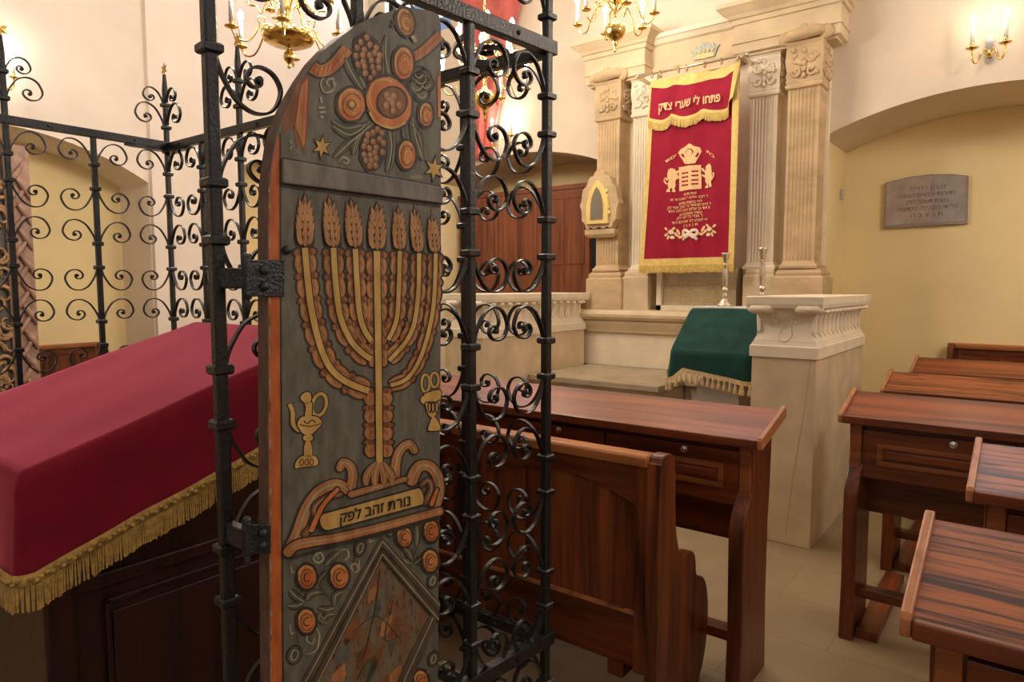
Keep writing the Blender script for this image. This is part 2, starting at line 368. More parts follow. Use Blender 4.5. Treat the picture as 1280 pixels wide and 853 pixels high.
def parapet(x0, x1, y0, y1, label, zb=1.094, inner=+1):
    t = thing('stone_parapet', label, 'parapet', (x0, y0, 0))
    b = MB(); b.box(x0+.0, x1, y0, y1, 0, zb); b.build('base', M['sand2'], t, bevel=.004)
    b = MB(); b.block(x0, x1, y0, y1, [(.012, zb), (.012, zb+.062), (.004, zb+.07), (0, zb+.083)]); b.build('band', M['pale'], t)
    z0 = zb+.083; z1 = 1.372
    pr = [(-.004, z0)] + [(-.036*math.sin(PI*min(1, i/8)*.5)*1.0 if i < 8 else -.036, z0+(z1-z0)*.55*i/8) for i in range(1, 9)]
    pr += [(-.036+.036*(1-math.cos(PI/2*i/6)), z0+(z1-z0)*(.55+.45*i/6)) for i in range(1, 7)]
    b = MB(); b.block(x0, x1, y0, y1, pr); b.build('frieze', M['pale'], t)
    b = MB()
    def side(f, L, vol):
        # tongue leaves along a face; f(u, out, z)
        n = max(1, round(L/.105))
        for i in range(n):
            u = L*(i+.5)/n; w = L/n*.36
            pts = []
            for j in range(13):
                a = PI*j/12; pts.append((u-w*math.cos(a)*.95, z0+.035+.0+w*.9-w*.9*math.sin(a)))
            pts = pts + [(u+w*.55, z1-.05), (u+w*.25, z1-.02), (u-w*.25, z1-.02), (u-w*.55, z1-.05)]
            sec = lambda z: -.036*math.sin(PI/2*min(1, (z-z0)/(.55*(z1-z0)))) if z < z0+.55*(z1-z0) else -.036+.036*(1-math.cos(PI/2*(z-z0-.55*(z1-z0))/(.45*(z1-z0))))
            for inset, dep in ((1, .006), (.55, .012)):
                q = [(u+(a-u)*inset, z0+.14+(z-z0-.14)*(1 if inset == 1 else .75)) for a, z in pts]
                nn = len(q); v = [f(a, sec(z)+dep, z) for a, z in q] + [f(a, sec(z)-.01, z) for a, z in q]
                b.add(v, [tuple(range(nn))] + [(i2, (i2+1) % nn, nn+(i2+1) % nn, nn+i2) for i2 in range(nn)], 0)
            if vol: b.ball(f(u+L/n*.5 if i < n-1 else u, .005, z1-.012), .032, .032, .016, 8)
    xi = x1 if inner > 0 else x1
    side(lambda u, o, z: (x1+o, y0+u, z), y1-y0, True); b.build('tongue_carving', M['pale'], t)
    b = MB(); side(lambda u, o, z: (x0-o, y0+u, z), y1-y0, True); b.build('tongue_carving', M['pale'], t)
    # front face: two flattened volutes and a drop
    w = x1-x0
    for cx in (x0+.05, x1-.045):
        b = MB(); b.tube([(cx-.075, y0-.008, z1-.0), (cx-.05, y0-.016, z1), (cx+.05, y0-.016, z1), (cx+.078, y0-.008, z1)], [.012, .026, .026, .010], 10)
        b.ball((cx, y0-.01, z1), .078, .034, .022); b.build('volute', M['pale'], t)
    c = (x0+x1)/2; b = MB()
    def fy(z):
        k = (z-z0)/(z1-z0); return y0+(.036*math.sin(PI/2*k/.55) if k < .55 else .036*math.cos(PI/2*(k-.55)/.45))
    dr = [(c, 1.330), (c+.022, 1.30), (c+.025, 1.26), (c+.036, 1.225), (c+.022, 1.195), (c, 1.188), (c-.022, 1.195), (c-.036, 1.225), (c-.025, 1.26), (c-.022, 1.30)]
    sp = smooth_path([(x, fy(z)-.002, z) for x, z in dr], 4, True); sp.append(sp[0]); b.tube(sp, .006, 6)
    for sg in (-1, 1):
        pa = [(c+sg*.022, 0, 1.30), (c+sg*.03, 0, 1.322), (c+sg*.055, 0, 1.325), (c+sg*.072, 0, 1.305), (c+sg*.06, 0, 1.29), (c+sg*.05, 0, 1.302)]
        b.tube(smooth_path([(p_[0], fy(p_[2])-.002, p_[2]) for p_ in pa], 4), .006, 6)
        b.tube([(c+sg*.072, fy(1.305)-.002, 1.305), (c+sg*.078, fy(1.36)-.004, 1.36)], .005, 6)
    b.build('carved_drop', M['pale'], t)
    b = MB(); b.block(x0, x1, y0, y1, [(.0, z1), (.028, z1+.006), (.034, 1.402), (.034, 1.442), (.03, 1.446)]); b.build('top_slab', M['pale'], t, bevel=.003)
    return t
pr_ = parapet(-1.325, -.965, 4.055, 5.33, 'stone parapet with carved white frieze at right, by the green-covered lectern')
b = MB()
def crackline(pts, nx, ny):
    for (p, q) in zip(pts, pts[1:]):
        d = Vector((q[0]-p[0], q[1]-p[1], q[2]-p[2])).normalized(); n_ = Vector((nx, ny, 0)); s_ = d.cross(n_)*.0016
        p, q = Vector(p)+n_*.0008, Vector(q)+n_*.0008; b.add([p-s_, p+s_, q+s_, q-s_], [(0, 1, 2, 3)])
crackline([(-.995, 4.055, 1.09), (-1.02, 4.055, .8), (-1.07, 4.055, .4), (-1.10, 4.055, .05)], 0, -1)
b.build('crack', M['step'], pr_); b = MB()
crackline([(-.965, 4.52, 1.09), (-.965, 4.66, .85), (-.965, 4.80, .70)], 1, 0)
b.build('crack', M['step'], pr_)
parapet(-3.755, -3.40, 4.055, 5.55, 'stone parapet with carved frieze left of the ark, in front of the wooden cabinet', 1.10)

# ------------------------------------------------------------------ the ark
AC = -2.375; YA = 5.62
ark = thing('torah_ark', 'tall sandstone ark front with carved pilasters and heavy broken entablature on the east wall', 'ark', (AC, YA, 0))
b = MB(); b.box(AC-1.12, AC+1.06, YA+.01, YW-.001, ZP-.0, 1.08); b.build('plain_base', M['pale'], ark)
b = MB(); b.block(AC-1.06, AC+1.06, YA-.01, YW-.001, [(-.0, 1.078), (.015, 1.082), (.02, 1.10), (.055, 1.165), (.06, 1.18), (.045, 1.185), (.045, 1.192), (.075, 1.20), (.10, 1.225), (.105, 1.25), (.085, 1.275), (.07, 1.285)])
b.block(AC-1.06, AC+1.06, YA-.01, YW-.001, [(-.3, 1.28), (-.3, 1.29)]); b.build('base_moulding', M['sand2'], ark)
for sg in (-1, 1):
    cx = AC+sg*.87; b = MB(); b.block(cx-.19, cx+.19, YA+.01, YW-.001, [(0, 1.283), (0, 1.575), (-.02, 1.585), (-.015, 1.61), (-.03, 1.635), (-.05, 1.645)]); b.build('column_pedestal', M['sand'], ark, bevel=.004)
    cx = AC+sg*.56; b = MB(); b.block(cx-.13, cx+.13, YA+.05, YW-.001, [(0, 1.283), (0, 1.585), (-.012, 1.60), (-.012, 1.625), (-.02, 1.645)]); b.build('pilaster_pedestal', M['sand2'], ark, bevel=.004)
# sandstone columns with carved capitals
def relief(b, x0, x1, z0, z1, y, n, seed, r=.022):
    rnd = random.Random(seed); w = x1-x0; h = z1-z0
    for sg in (-1, 1):
        c = (x0+x1)/2
        pa = []
        for i in range(22):
            t = i/21; a = t*5.4; rr = w*.20*(1-t*.75)
            pa.append((c+sg*(w*.25+rr*math.cos(a+PI*.9)), y, z0+h*.64+rr*1.2*math.sin(a+PI*.9)))
        b.tube(pa, r*.5, 6)
        pa = []
        for i in range(18):
            t = i/17; a = t*4.8; rr = w*.17*(1-t*.7)
            pa.append((c+sg*(w*.22+rr*math.cos(-a)), y, z0+h*.25+rr*1.2*math.sin(-a)))
        b.tube(pa, r*.5, 6)
        for i in range(4):
            b.ball((c+sg*w*rnd.uniform(.1, .42), y, z0+h*rnd.uniform(.08, .9)), r*.9, r*.7, r*.9, 6)
    for i in range(5): b.ball(((x0+x1)/2, y, z0+h*(.12+.17*i)), r*.9, r*.7, r*1.1, 6)
def column(cx, w, y0, d, m, z0, z1, name, cname, seed, captop):
    b = MB(); n = 7
    pts = [(cx-w/2, y0+d)]
    pts += [(cx-w/2, y0), (cx-w/2+.012, y0)]
    for i in range(n):
        a = cx-w/2+.018+(w-.036)*i/n; c = cx-w/2+.018+(w-.036)*(i+1)/n
        pts += [(a+.003, y0), (a+.008, y0+.008), (c-.008, y0+.008), (c-.003, y0)]
    pts += [(cx+w/2-.012, y0), (cx+w/2, y0), (cx+w/2, y0+d)]
    b.pz(pts, z0, z1); b.block(cx-w/2, cx+w/2, y0, y0+d, [(.025, z0), (.028, z0+.02), (.012, z0+.035), (.0, z0+.06)])
    b.build(name, m, ark)
    b = MB(); b.block(cx-w/2, cx+w/2, y0, y0+d, [(.0, z1-.01), (.018, z1), (.022, z1+.018), (.012, z1+.03), (.016, z1+.045), (.012, z1+.12), (.022, z1+.2), (.016, captop-.03), (.03, captop)])
    relief(b, cx-w/2, cx+w/2, z1+.05, captop-.02, y0-.022, 5, seed)
    if d > .15:
        b2 = MB(); relief(b2, y0, y0+d, z1+.05, captop-.02, 0, 5, seed+9)
        for s2 in (-1, 1):
            vv = [(cx+s2*(w/2+.02)+v[1], v[0], v[2]) for v in b2.v]
            b.add(vv, b2.f, 0, True)
    b.build(cname, m, ark)
for sg, sd in ((-1, 3), (1, 5)):
    column(AC+sg*.862, .235, YA+.06, YW-YA-.061, M['sand'], 1.645, 3.045, 'sandstone_column', 'column_capital', sd, 3.39)
    column(AC+sg*.535, .215, YA+.14, YW-YA-.141, M['pale'], 1.645, 3.05, 'pale_pilaster', 'pilaster_capital', sd+20, 3.385)
b = MB(); b.box(AC-1.0, AC+1.0, YW-.06, YW-.001, 1.28, 3.6); b.build('back_wall', M['pale'], ark)
# entablature: end blocks brought forward, recessed centre
for sg in (-1, 1):
    xa, xb = (AC-1.11, AC-.50) if sg < 0 else (AC+.30, AC+1.11)
    b = MB(); b.block(xa, xb, YA+.06, YW-.001, [(-.03, 3.375), (-.03, 3.39), (.0, 3.40), (.0, 3.47), (.012, 3.475), (.012, 3.49), (.0, 3.495), (.0, 3.62), (.015, 3.625), (.02, 3.66), (.035, 3.665), (.05, 3.69), (.10, 3.735), (.115, 3.745), (.115, 3.775), (.10, 3.78)])
    b.build('entablature_block', M['sand2'], ark)
    # carved swag over the outer column
    xo = AC+sg*.862; b = MB()
    b.tube([(xo-.17, YA+.055, 3.41), (xo-.10, YA+.03, 3.435), (xo, YA+.02, 3.44), (xo+.10, YA+.03, 3.445), (xo+.17, YA+.055, 3.42)], [.02, .045, .05, .045, .02], 9)
    for dx in (-.15, .15): b.ball((xo+dx, YA+.05, 3.43), .05, .03, .055)
    b.ball((xo, YA+.01, 3.45), .035, .03, .06)
    b.build('carved_bolster', M['sand'], ark)
b = MB(); b.box(AC-.5, AC+.31, YA+.2, YW-.001, 3.36, 3.66); b.build('crown_panel', M['sand2'], ark)
b = MB(); b.block(AC-.50, AC+.31, YA+.2, YW-.001, [(0, 3.655), (.03, 3.665), (.06, 3.70), (.075, 3.705), (.075, 3.74), (.06, 3.745)]); b.build('centre_cornice', M['pale'], ark)
# painted crown with its four small bands of lettering strokes
yc = YA+.198
def crown(cx, cz, s, y, mats, name, par, roll=0):
    b = MB(); c, sn = math.cos(roll), math.sin(roll)
    def pl(pts, d, mi): b.py([(cx+(x*c-z*sn)*s, cz+(x*sn+z*c)*s) for x, z in pts], y-d, y, mi)
    pl([(-.9,.35),(-.75,.15),(-.6,-.25),(.6,-.25),(.75,.15),(.9,.35),(.62,.30),(.5,.55),(.3,.42),(.15,.62),(-.15,.62),(-.3,.42),(-.5,.55),(-.62,.30)], .012, 0)
    pl([(-.62,-.22),(-.5,-.05),(0,.03),(.5,-.05),(.62,-.22),(0,-.26)], .018, 1)
    for i in range(5): b.ball((cx+(-.5+.25*i)*s*c, y-.014, cz+.15*s+(-.5+.25*i)*s*sn), .09*s, .01, .11*s, 8, 1)
    return b.build(name, mats, par)
crown(-2.375, 3.50, .15, yc, [M['bluecrown'], M['letter_g']], 'painted_crown', ark)
def text_shapes(txt, size, bold=.0, align='CENTER'):
    cu = bpy.data.curves.new('text', 'FONT'); cu.body = txt; cu.size = size; cu.align_x = align; cu.resolution_u = 3
    o = bpy.data.objects.new('text', cu); COL.objects.link(o)
    me = bpy.data.meshes.new_from_object(o)
    v = [(p.co.x, p.co.y) for p in me.vertices]; f = [tuple(p.vertices) for p in me.polygons]
    bpy.data.objects.remove(o); bpy.data.curves.remove(cu); bpy.data.meshes.remove(me)
    if bold:   # heavier strokes: the same letters again, shifted a little
        V, Fc = list(v), list(f)
        for dx, dy in ((1, 0), (-1, 0), (0, .8), (0, -.8)):
            k = len(V); V += [(x+dx*bold, y+dy*bold) for x, y in v]; Fc += [tuple(i+k for i in q) for q in f]
        v, f = V, Fc
    return v, f
def heb(s): return s[::-1]
def put_text(b, v, f, fn, bold, mi=0):
    """letter shapes laid on a surface; the copies that thicken a stroke sit a hair in front of one another"""
    n = 5 if bold else 1; m = len(v)//n; out = []
    for i, (x, y) in enumerate(v):
        p = Vector(fn(x, y))
        if i >= m: p = p+(EYEP-p).normalized()*.0004*(i//m)
        out.append(p)
    b.add(out, f, mi)
def letters(b, txt, size, fn, bold=.02, fit=None, mi=0):
    v, f = text_shapes(heb(txt), size, bold*size)
    if fit and v:
        x0 = min(p[0] for p in v); x1 = max(p[0] for p in v); k = fit/(x1-x0)
        v = [((p[0]-(x0+x1)/2)*k, p[1]) for p in v]
    put_text(b, v, f, fn, bold, mi)
b = MB()
for tx, x, z, r in (('כתר', -2.62, 3.43, .12), ('תורה', -2.15, 3.44, -.1), ('כתר כהונה', -2.42, 3.40, .05)):
    b = MB(); letters(b, tx, .05, lambda u, w: (x+u*math.cos(r)-w*math.sin(r), yc-.003, z+w+u*math.sin(r))); b.build('crown_lettering', M['letter_g'], ark)
# inscription panel below the curtain
b = MB(); b.box(-2.72, -2.02, YA+.11, YW-.001, 1.285, 1.66); b.build('inscription_slab', M['inscr'], ark)
b = MB(); b.box(-2.73, -2.685, YA+.07, YA+.12, 1.285, 1.66); b.box(-2.73, -2.0, YA+.07, YA+.12, 1.283, 1.335); b.build('inscription_frame', M['pale'], ark)
b = MB()
for tx, z, w in (('האלופים הנבאים רביב ורמא', 1.505, .56), ('לדוה זכרון להם אליו לשובב', 1.435, .56), ('ר אליקיר בר משהיט', 1.365, .44)):
    letters(b, tx, .062, lambda u, w_: (-2.365+u, YA+.107, z+w_), .012, fit=w)
b.build('inscription_lettering', M['letter_g'], ark)

# small pointed niche carved on the left column
t = thing('alms_niche', 'small gilded pointed frame in a scalloped stone surround, fixed to the left ark column', 'niche', (-3.28, YA+.05, 1.9))
cx = at(747, 255, Y=YA-.06).x; cz = at(747, 255, Y=YA-.06).z; yb = YA+.06
W = at(773, 255, Y=YA-.06).x-at(728, 255, Y=YA-.06).x
out = []
for i in range(40):
    a = -PI/2+2*PI*i/40; rx = W*.52; rz = W*.80
    k = 1+.05*math.cos(a*14); x = rx*math.cos(a)*k*(1.0 if math.sin(a) < .3 else 1-.35*(math.sin(a)-.3)); z = rz*max(-.72, math.sin(a))*k
    out.append((cx+x, cz+z))
b = MB(); b.py(out, yb-.10, yb); b.block(cx-W*.42, cx+W*.42, yb-.09, yb, [(-.03, cz-W*.8), (0, cz-W*.72), (.0, cz-W*.6)]); b.build('scalloped_surround', M['sand'], t, bevel=.006)
def ogive(w, h, z0):
    return [(cx-w, z0), (cx+w, z0), (cx+w, z0+h*.45), (cx+w*.75, z0+h*.72), (cx+w*.35, z0+h*.9), (cx, z0+h), (cx-w*.35, z0+h*.9), (cx-w*.75, z0+h*.72), (cx-w, z0+h*.45)]
z0 = cz-W*.48
b = MB(); b.py(ogive(W*.30, W*1.05, z0), yb-.135, yb-.09)
for i in range(5):
    for sg in (-1, 1): b.ball((cx+sg*W*(.30-.02*i), yb-.11, z0+W*(.25+.13*i)), W*.045, .015, W*.06, 6)
b.build('gilded_frame', M['goldframe'], t, bevel=.004)
b = MB(); b.py(ogive(W*.17, W*.78, z0+W*.10), yb-.142, yb-.12); b.build('dark_pane', M['glassd'], t)
# ------------------------------------------------------------------ ark curtain on its rod
YC = 5.50
cTL, cTR, cBL, cBR = at(813, 101, Y=YC), at(926, 80, Y=YC), at(798, 334, Y=YC), at(918, 331, Y=YC)
zT = (cTL.z+cTR.z)/2; zB = (cBL.z+cBR.z)/2
def cxl(z): t = (z-zB)/(zT-zB); return cBL.x+(cTL.x-cBL.x)*t
def cxr(z): t = (z-zB)/(zT-zB); return cBR.x+(cTR.x-cBR.x)*t
def cy(x, z):
    u = (x-cxl(z))/(cxr(z)-cxl(z)); t = max(0, min(1, (z-zB)/(zT-zB)))
    return YC + .017*math.sin(u*17+.6+1.2*t)*(.5+.5*t) + .013*math.sin(u*27+2+2.2*t)*(.35+.65*(1-t)) + .012*math.sin(u*7+3*t)
RINGU = [.02, .12, .33, .42, .62, .8, .97]
def sag(u):  # cloth sags a little between the rings
    d = min(abs(u-r) for r in RINGU); return -.13*d
def cpt(u, v, off=0):
    z = zT+(zB-zT)*v; x = cxl(z)+(cxr(z)-cxl(z))*u
    return (x, cy(x, z)-off, z+sag(u)*(1-v)**6)
def CP(px, py, off=.006):
    p = at(px, py, Y=YC-.02); return (p.x, cy(p.x, p.z)-off, p.z)
def strip(b, u0, u1, v0, v1, nu, nv, off, mi=0, sm=True):
    v = [cpt(u0+(u1-u0)*i/nu, v0+(v1-v0)*j/nv, off) for j in range(nv+1) for i in range(nu+1)]
    f = [(j*(nu+1)+i, j*(nu+1)+i+1, (j+1)*(nu+1)+i+1, (j+1)*(nu+1)+i) for j in range(nv) for i in range(nu)]
    b.add(v, f, mi, sm)
pk = thing('ark_curtain', 'tall crimson velvet curtain with gold border and embroidered lions, hung before the ark', 'curtain', ((cBL.x+cBR.x)/2, YC, zB))
b = MB(); strip(b, 0, 1, 0, 1, 90, 60, 0); o = b.build('velvet_panel', M['curtain'], pk)
sd = o.modifiers.new('thick', 'SOLIDIFY'); sd.thickness = .006; sd.offset = 1
b = MB(); strip(b, 0, .055, 0, 1, 3, 60, .004); strip(b, .935, 1, 0, 1, 4, 60, .004); strip(b, 0, 1, .958, 1, 90, 3, .0045); strip(b, 0, 1, 0, .055, 90, 3, .010); b.build('gold_border', M['goldb'], pk)
def fringe_curve(b, top, length, n, rnd, w=.0045, d=.004, jit=.006):
    """top(t) -> point; hanging threads"""
    for i in range(n):
        t = (i+.5)/n; p = Vector(top(t)); q = Vector(top(min(1, t+.5/n)))-Vector(top(max(0, t-.5/n)))
        q.normalize(); l = length+rnd.uniform(-jit, jit); s = rnd.uniform(-.004, .004)
        nx = Vector((q.y, -q.x, 0)); 
        if nx.length < .1: nx = Vector((0, -1, 0))
        nx.normalize()
        a = q*(w/2); c = nx*(d/2)
        v = [p-a-c, p+a-c, p+a+c, p-a+c]; e = Vector((s, s*.5, -l)); v += [x+e for x in v]
        b.add(v, [(3,2,1,0), (4,5,6,7), (0,1,5,4), (1,2,6,5), (2,3,7,6), (3,0,4,7)], 0)
rf = random.Random(4)
b = MB(); fringe_curve(b, lambda t: cpt(t, .995, .004), .062, 190, rf, w=.0065)
tag(b.build('bottom_fringe', M['goldf2'], pk), kind='stuff')
# valance with its scalloped edge
vt = [(813, 101), (821, 102), (835, 103), (846, 98), (862, 98), (876, 95), (890, 90), (905, 88), (915, 84), (926, 80)]
vb = [(809, 150), (818, 153.5), (829.5, 154.6), (837, 150), (840, 146.5), (850, 149.5), (860, 150), (870, 146), (878, 140), (888, 141.5), (897.5, 141), (909.7, 138), (912, 129), (918, 122)]
def lerp_path(P, t):
    d = [0]
    for i in range(1, len(P)): d.append(d[-1]+math.hypot(P[i][0]-P[i-1][0], P[i][1]-P[i-1][1]))
    s = t*d[-1]
    for i in range(1, len(P)):
        if s <= d[i]+1e-9:
            k = (s-d[i-1])/(d[i]-d[i-1]); return (P[i-1][0]+(P[i][0]-P[i-1][0])*k, P[i-1][1]+(P[i][1]-P[i-1][1])*k)
    return P[-1]
VS = [tuple(p) for p in smooth_path([(x, y) for x, y in vb], 6)]
VT = [tuple(p) for p in smooth_path([(x, y) for x, y in vt], 6)]
def vpt(t, w, off=.022):
    a = lerp_path(VT, t); c = lerp_path(VS, t); return CP(a[0]+(c[0]-a[0])*w, a[1]+(c[1]-a[1])*w, off+.012*math.sin(t*21)*w)
def vstrip(b, w0, w1, nw, off, t0=0, t1=1, n=70):
    v = [vpt(t0+(t1-t0)*i/n, w0+(w1-w0)*j/nw, off) for j in range(nw+1) for i in range(n+1)]
    b.add(v, [(j*(n+1)+i, j*(n+1)+i+1, (j+1)*(n+1)+i+1, (j+1)*(n+1)+i) for j in range(nw) for i in range(n)], 0, True)
b = MB(); vstrip(b, 0, 1, 12, .022); b.build('valance', M['curtain'], pk)
b = MB(); vstrip(b, 0, .16, 2, .026); vstrip(b, .92, 1.0, 2, .026); vstrip(b, 0, 1, 8, .026, .94, 1, 4); vstrip(b, 0, 1, 8, .025, 0, .018, 2); b.build('valance_braid', M['goldb'], pk)
b = MB(); fringe_curve(b, lambda t: vpt(t*.93, .995, .026), .062, 110, rf, w=.008); tag(b.build('valance_fringe', M['goldf2'], pk), kind='stuff')
b = MB()
def onval(x, y): # baseline runs from (826,140) to (901,125.5)
    k = (x+.5); return CP(826+75*k, 141-14.6*k-y*75, .05)
letters(b, 'פתחו לי שערי צדק', .2, onval, .03, fit=1.0); b.build('valance_lettering', M['embro'], pk)
# embroidery
EM = [M['embro'], M['embrow'], M['curtain']]
b = MB()
def z2(x, y): return (820+x/11.378, 170+y/11.378)
def z3(x, y): return (815+x/12.19, 235+y/12.19)
def epoly(pts, mi=0, off=.008, mp=z2):
    q = [mp(x, y) for x, y in pts]; n = len(q); h = .42
    xs = [p[0] for p in q]; ys = [p[1] for p in q]; idx = {}; V = []; Fq = []
    def vid(i, j):
        if (i, j) not in idx: idx[(i, j)] = len(V); V.append(CP(min(xs)+i*h, min(ys)+j*h, off))
        return idx[(i, j)]
    for j in range(int((max(ys)-min(ys))/h)+1):
        y = min(ys)+(j+.5)*h
        cr = sorted(q[k][0]+(y-q[k][1])*(q[(k+1) % n][0]-q[k][0])/(q[(k+1) % n][1]-q[k][1]) for k in range(n) if (q[k][1] > y) != (q[(k+1) % n][1] > y))
        for i in range(int((max(xs)-min(xs))/h)+1):
            x = min(xs)+(i+.5)*h
            if sum(c < x for c in cr) % 2: Fq.append((vid(i, j), vid(i+1, j), vid(i+1, j+1), vid(i, j+1)))
    b.add(V, Fq, mi, True)
def eblob(cx, cy_, rx, ry, rot=0, mi=0, off=.008, mp=z3, n=14):
    epoly([(cx+rx*math.cos(a)*math.cos(rot)-ry*math.sin(a)*math.sin(rot), cy_+rx*math.cos(a)*math.sin(rot)+ry*math.sin(a)*math.cos(rot)) for a in [2*PI*i/n for i in range(n)]], mi, off, mp)
epoly([(300,230),(340,180),(410,150),(480,108),(550,148),(620,160),(640,220),(600,310),(560,390),(480,400),(400,395),(370,340),(330,290)])
epoly([(335,265),(375,245),(405,300),(385,308)], 2, .0095); epoly([(420,225),(450,190),(480,180),(520,190),(545,225),(520,270),(480,285),(440,265)], 2, .0095); epoly([(560,300),(600,225),(612,255),(585,305)], 2, .0095)
eblob(480, 238, 46, 44, 0, 0, .011, z2)
epoly([(310,440),(635,410),(640,750),(315,785)])
for y in (520, 578, 637, 692): epoly([(352,y),(465,y-8),(465,y+14),(352,y+22)], 2, .0095)
for y in (498, 558, 622, 678): epoly([(512,y),(605,y-9),(605,y+13),(512,y+22)], 2, .0095)
epoly([(165,540),(180,480),(215,456),(260,470),(275,500),(300,480),(312,500),(287,545),(312,570),(305,600),(270,622),(265,650),(268,700),(252,750),(270,792),(220,796),(228,755),(215,738),(190,762),(202,796),(145,799),(155,770),(178,740),(165,690),(185,640),(165,590)])
epoly([(690,440),(720,400),(750,386),(775,430),(777,520),(787,600),(770,650),(782,715),(742,728),(737,680),(725,690),(732,735),(688,742),(690,720),(712,690),(690,640),(685,590),(640,562),(645,540),(682,558),(685,520),(645,490),(640,455),(655,450),(692,495)])
for pa in ([(160,685),(128,660),(122,625),(140,605),(165,618),(158,640)], [(775,620),(800,580),(806,540),(795,518)]):
    b.tube([CP(*z2(*p), .008) for p in smooth_path(pa, 5)], .008, 6)
lines = [(580,85,205,'זאת נדבת'), (558,148,560,'ר חנני חיים יי משהו ווי וזו'), (575,215,365,'לחי בנשות הודיוש'), (560,268,650,'ר חיים שמואל בר יעקב שמי לק'), (560,325,625,'וג דוד בן שלום הכהן לזה הלד'), (578,385,352,'מנדל משנקים יצו'), (560,437,400,'ר אנזיי ברי יוסף לק'), (565,500,540,'והי לשקיע לבר אשם לכד היוד'), (582,565,230,'ת נ צ ב ה')]
def eline(cx, cyy, w, tx, mp, sl=-.116, h=44, mi=0):
    v, f = text_shapes(heb(tx), 1, .018); x0 = min(p[0] for p in v); x1 = max(p[0] for p in v)
    q = [((p[0]-(x0+x1)/2)/(x1-x0)*w, p[1]/.74*h) for p in v]
    put_text(b, q, f, lambda x, y: CP(*mp(cx+x, cyy+h*.5+x*sl-y), .008), .018, mi)
for l in lines: eline(*l, z3)
eline(205, 320, 140, 'יסוד', z2, -.75, 52); eline(758, 245, 110, 'בית', z2, .72, 52)
for cx, sg in ((285, 1), (865, -1)):
    s0 = -.09*(cx-580)
    for dx, dy, rx, ry, ro in ((-75,-55,32,18,.8),(30,-60,30,18,-.9),(-75,35,34,18,-.5),(-45,75,18,34,.3),(60,25,34,20,.9),(95,-10,20,52,-.5),(150,60,60,18,-.5),(105,60,40,16,.4),(10,70,28,22,0),(-20,-20,36,16,-.7)):
        eblob(cx+sg*dx, 655+dy+s0*.9-(0), rx, ry, ro*sg)
    eblob(cx, 652+s0*.9, 34, 32, 0, 1, .011); eblob(cx+sg*15, 735+s0*.8, 32, 22, 0, 1, .0105); eblob(cx, 652+s0*.9, 14, 13, 0, 0, .013)
for sg in (-1, 1):
    pa = [(580,695),(580+sg*50,650),(580+sg*100,650),(580+sg*108,690),(580+sg*85,725),(580+sg*40,715),(580,700)]
    b.tube([CP(*z3(*p), .010) for p in smooth_path(pa, 5)], .013, 6, 1)
    pa = [(580,705),(580+sg*40,745),(580+sg*80,760),(580+sg*110,795)]
    b.tube([CP(*z3(*p), .010) for p in smooth_path(pa, 5)], [.013]*15+[.004], 6, 1)
b.build('embroidery', EM, pk)
# rod and rings
rd = thing('curtain_rod', 'thin metal curtain rod with rings across the top of the ark', 'rod', (cTL.x, YC, zT))
a0 = at(797, 100, Y=YC); a1 = at(934, 70, Y=YC); zr = (a0.z+a1.z)/2+.02
b = MB(); b.tube([(a0.x, YC, zr), (a1.x, YC, zr)], .010, 8); b.ball((a0.x, YC, zr), .016); b.ball((a1.x, YC, zr), .016); b.build('rod', M['silver'], rd)
for xx in (AC-.48, AC+.43):
    b = MB(); b.box(xx-.012, xx+.012, YC-.004, YA+.21, zr-.012, zr+.012); b.build('bracket', M['silver'], rd)
for u in RINGU:
    p = cpt(u, 0); b = MB(); b.tube([(p[0], YC+.022*math.cos(a), zr-.012+.026*math.sin(a)) for a in [2*PI*i/14 for i in range(15)]], .004, 6); b.build('ring', M['brass'], rd)

# ------------------------------------------------------------------ cantor's lectern, its cloth and candlesticks
lx0, lx1, ly0, ly1 = -1.93, -1.40, 4.27, 4.86
lt = thing('lectern', 'white-painted sloping lectern under a green cloth, beside the right parapet', 'lectern', ((lx0+lx1)/2, (ly0+ly1)/2, 0))
b = MB(); b.px([(ly0+.01, 1.02), (4.62, 1.325), (4.62, 1.362), (ly1, 1.362), (ly1, 1.30), (ly1-.03, 1.0), (ly0+.01, .99)], lx0+.01, lx1-.01); b.build('desk_box', M['white'], lt, bevel=.004)
b = MB()
for (xa, xb, ya, yb_, z0_), (xc, xd, yc_, yd, z1_) in (((lx0+.02, lx1-.04, 4.32, 4.80, .42), (lx0+.17, lx1-.17, 4.46, 4.70, 1.0)),):
    v = [(xa,ya,z0_),(xb,ya,z0_),(xb,yb_,z0_),(xa,yb_,z0_),(xc,yc_,z1_),(xd,yc_,z1_),(xd,yd,z1_),(xc,yd,z1_)]
    b.add(v, [(3,2,1,0),(4,5,6,7),(0,1,5,4),(1,2,6,5),(2,3,7,6),(3,0,4,7)])
b.box(lx0+.02, lx1-.04, 4.32, 4.80, 0, .42); b.build('tapered_pedestal', M['white'], lt, bevel=.004)

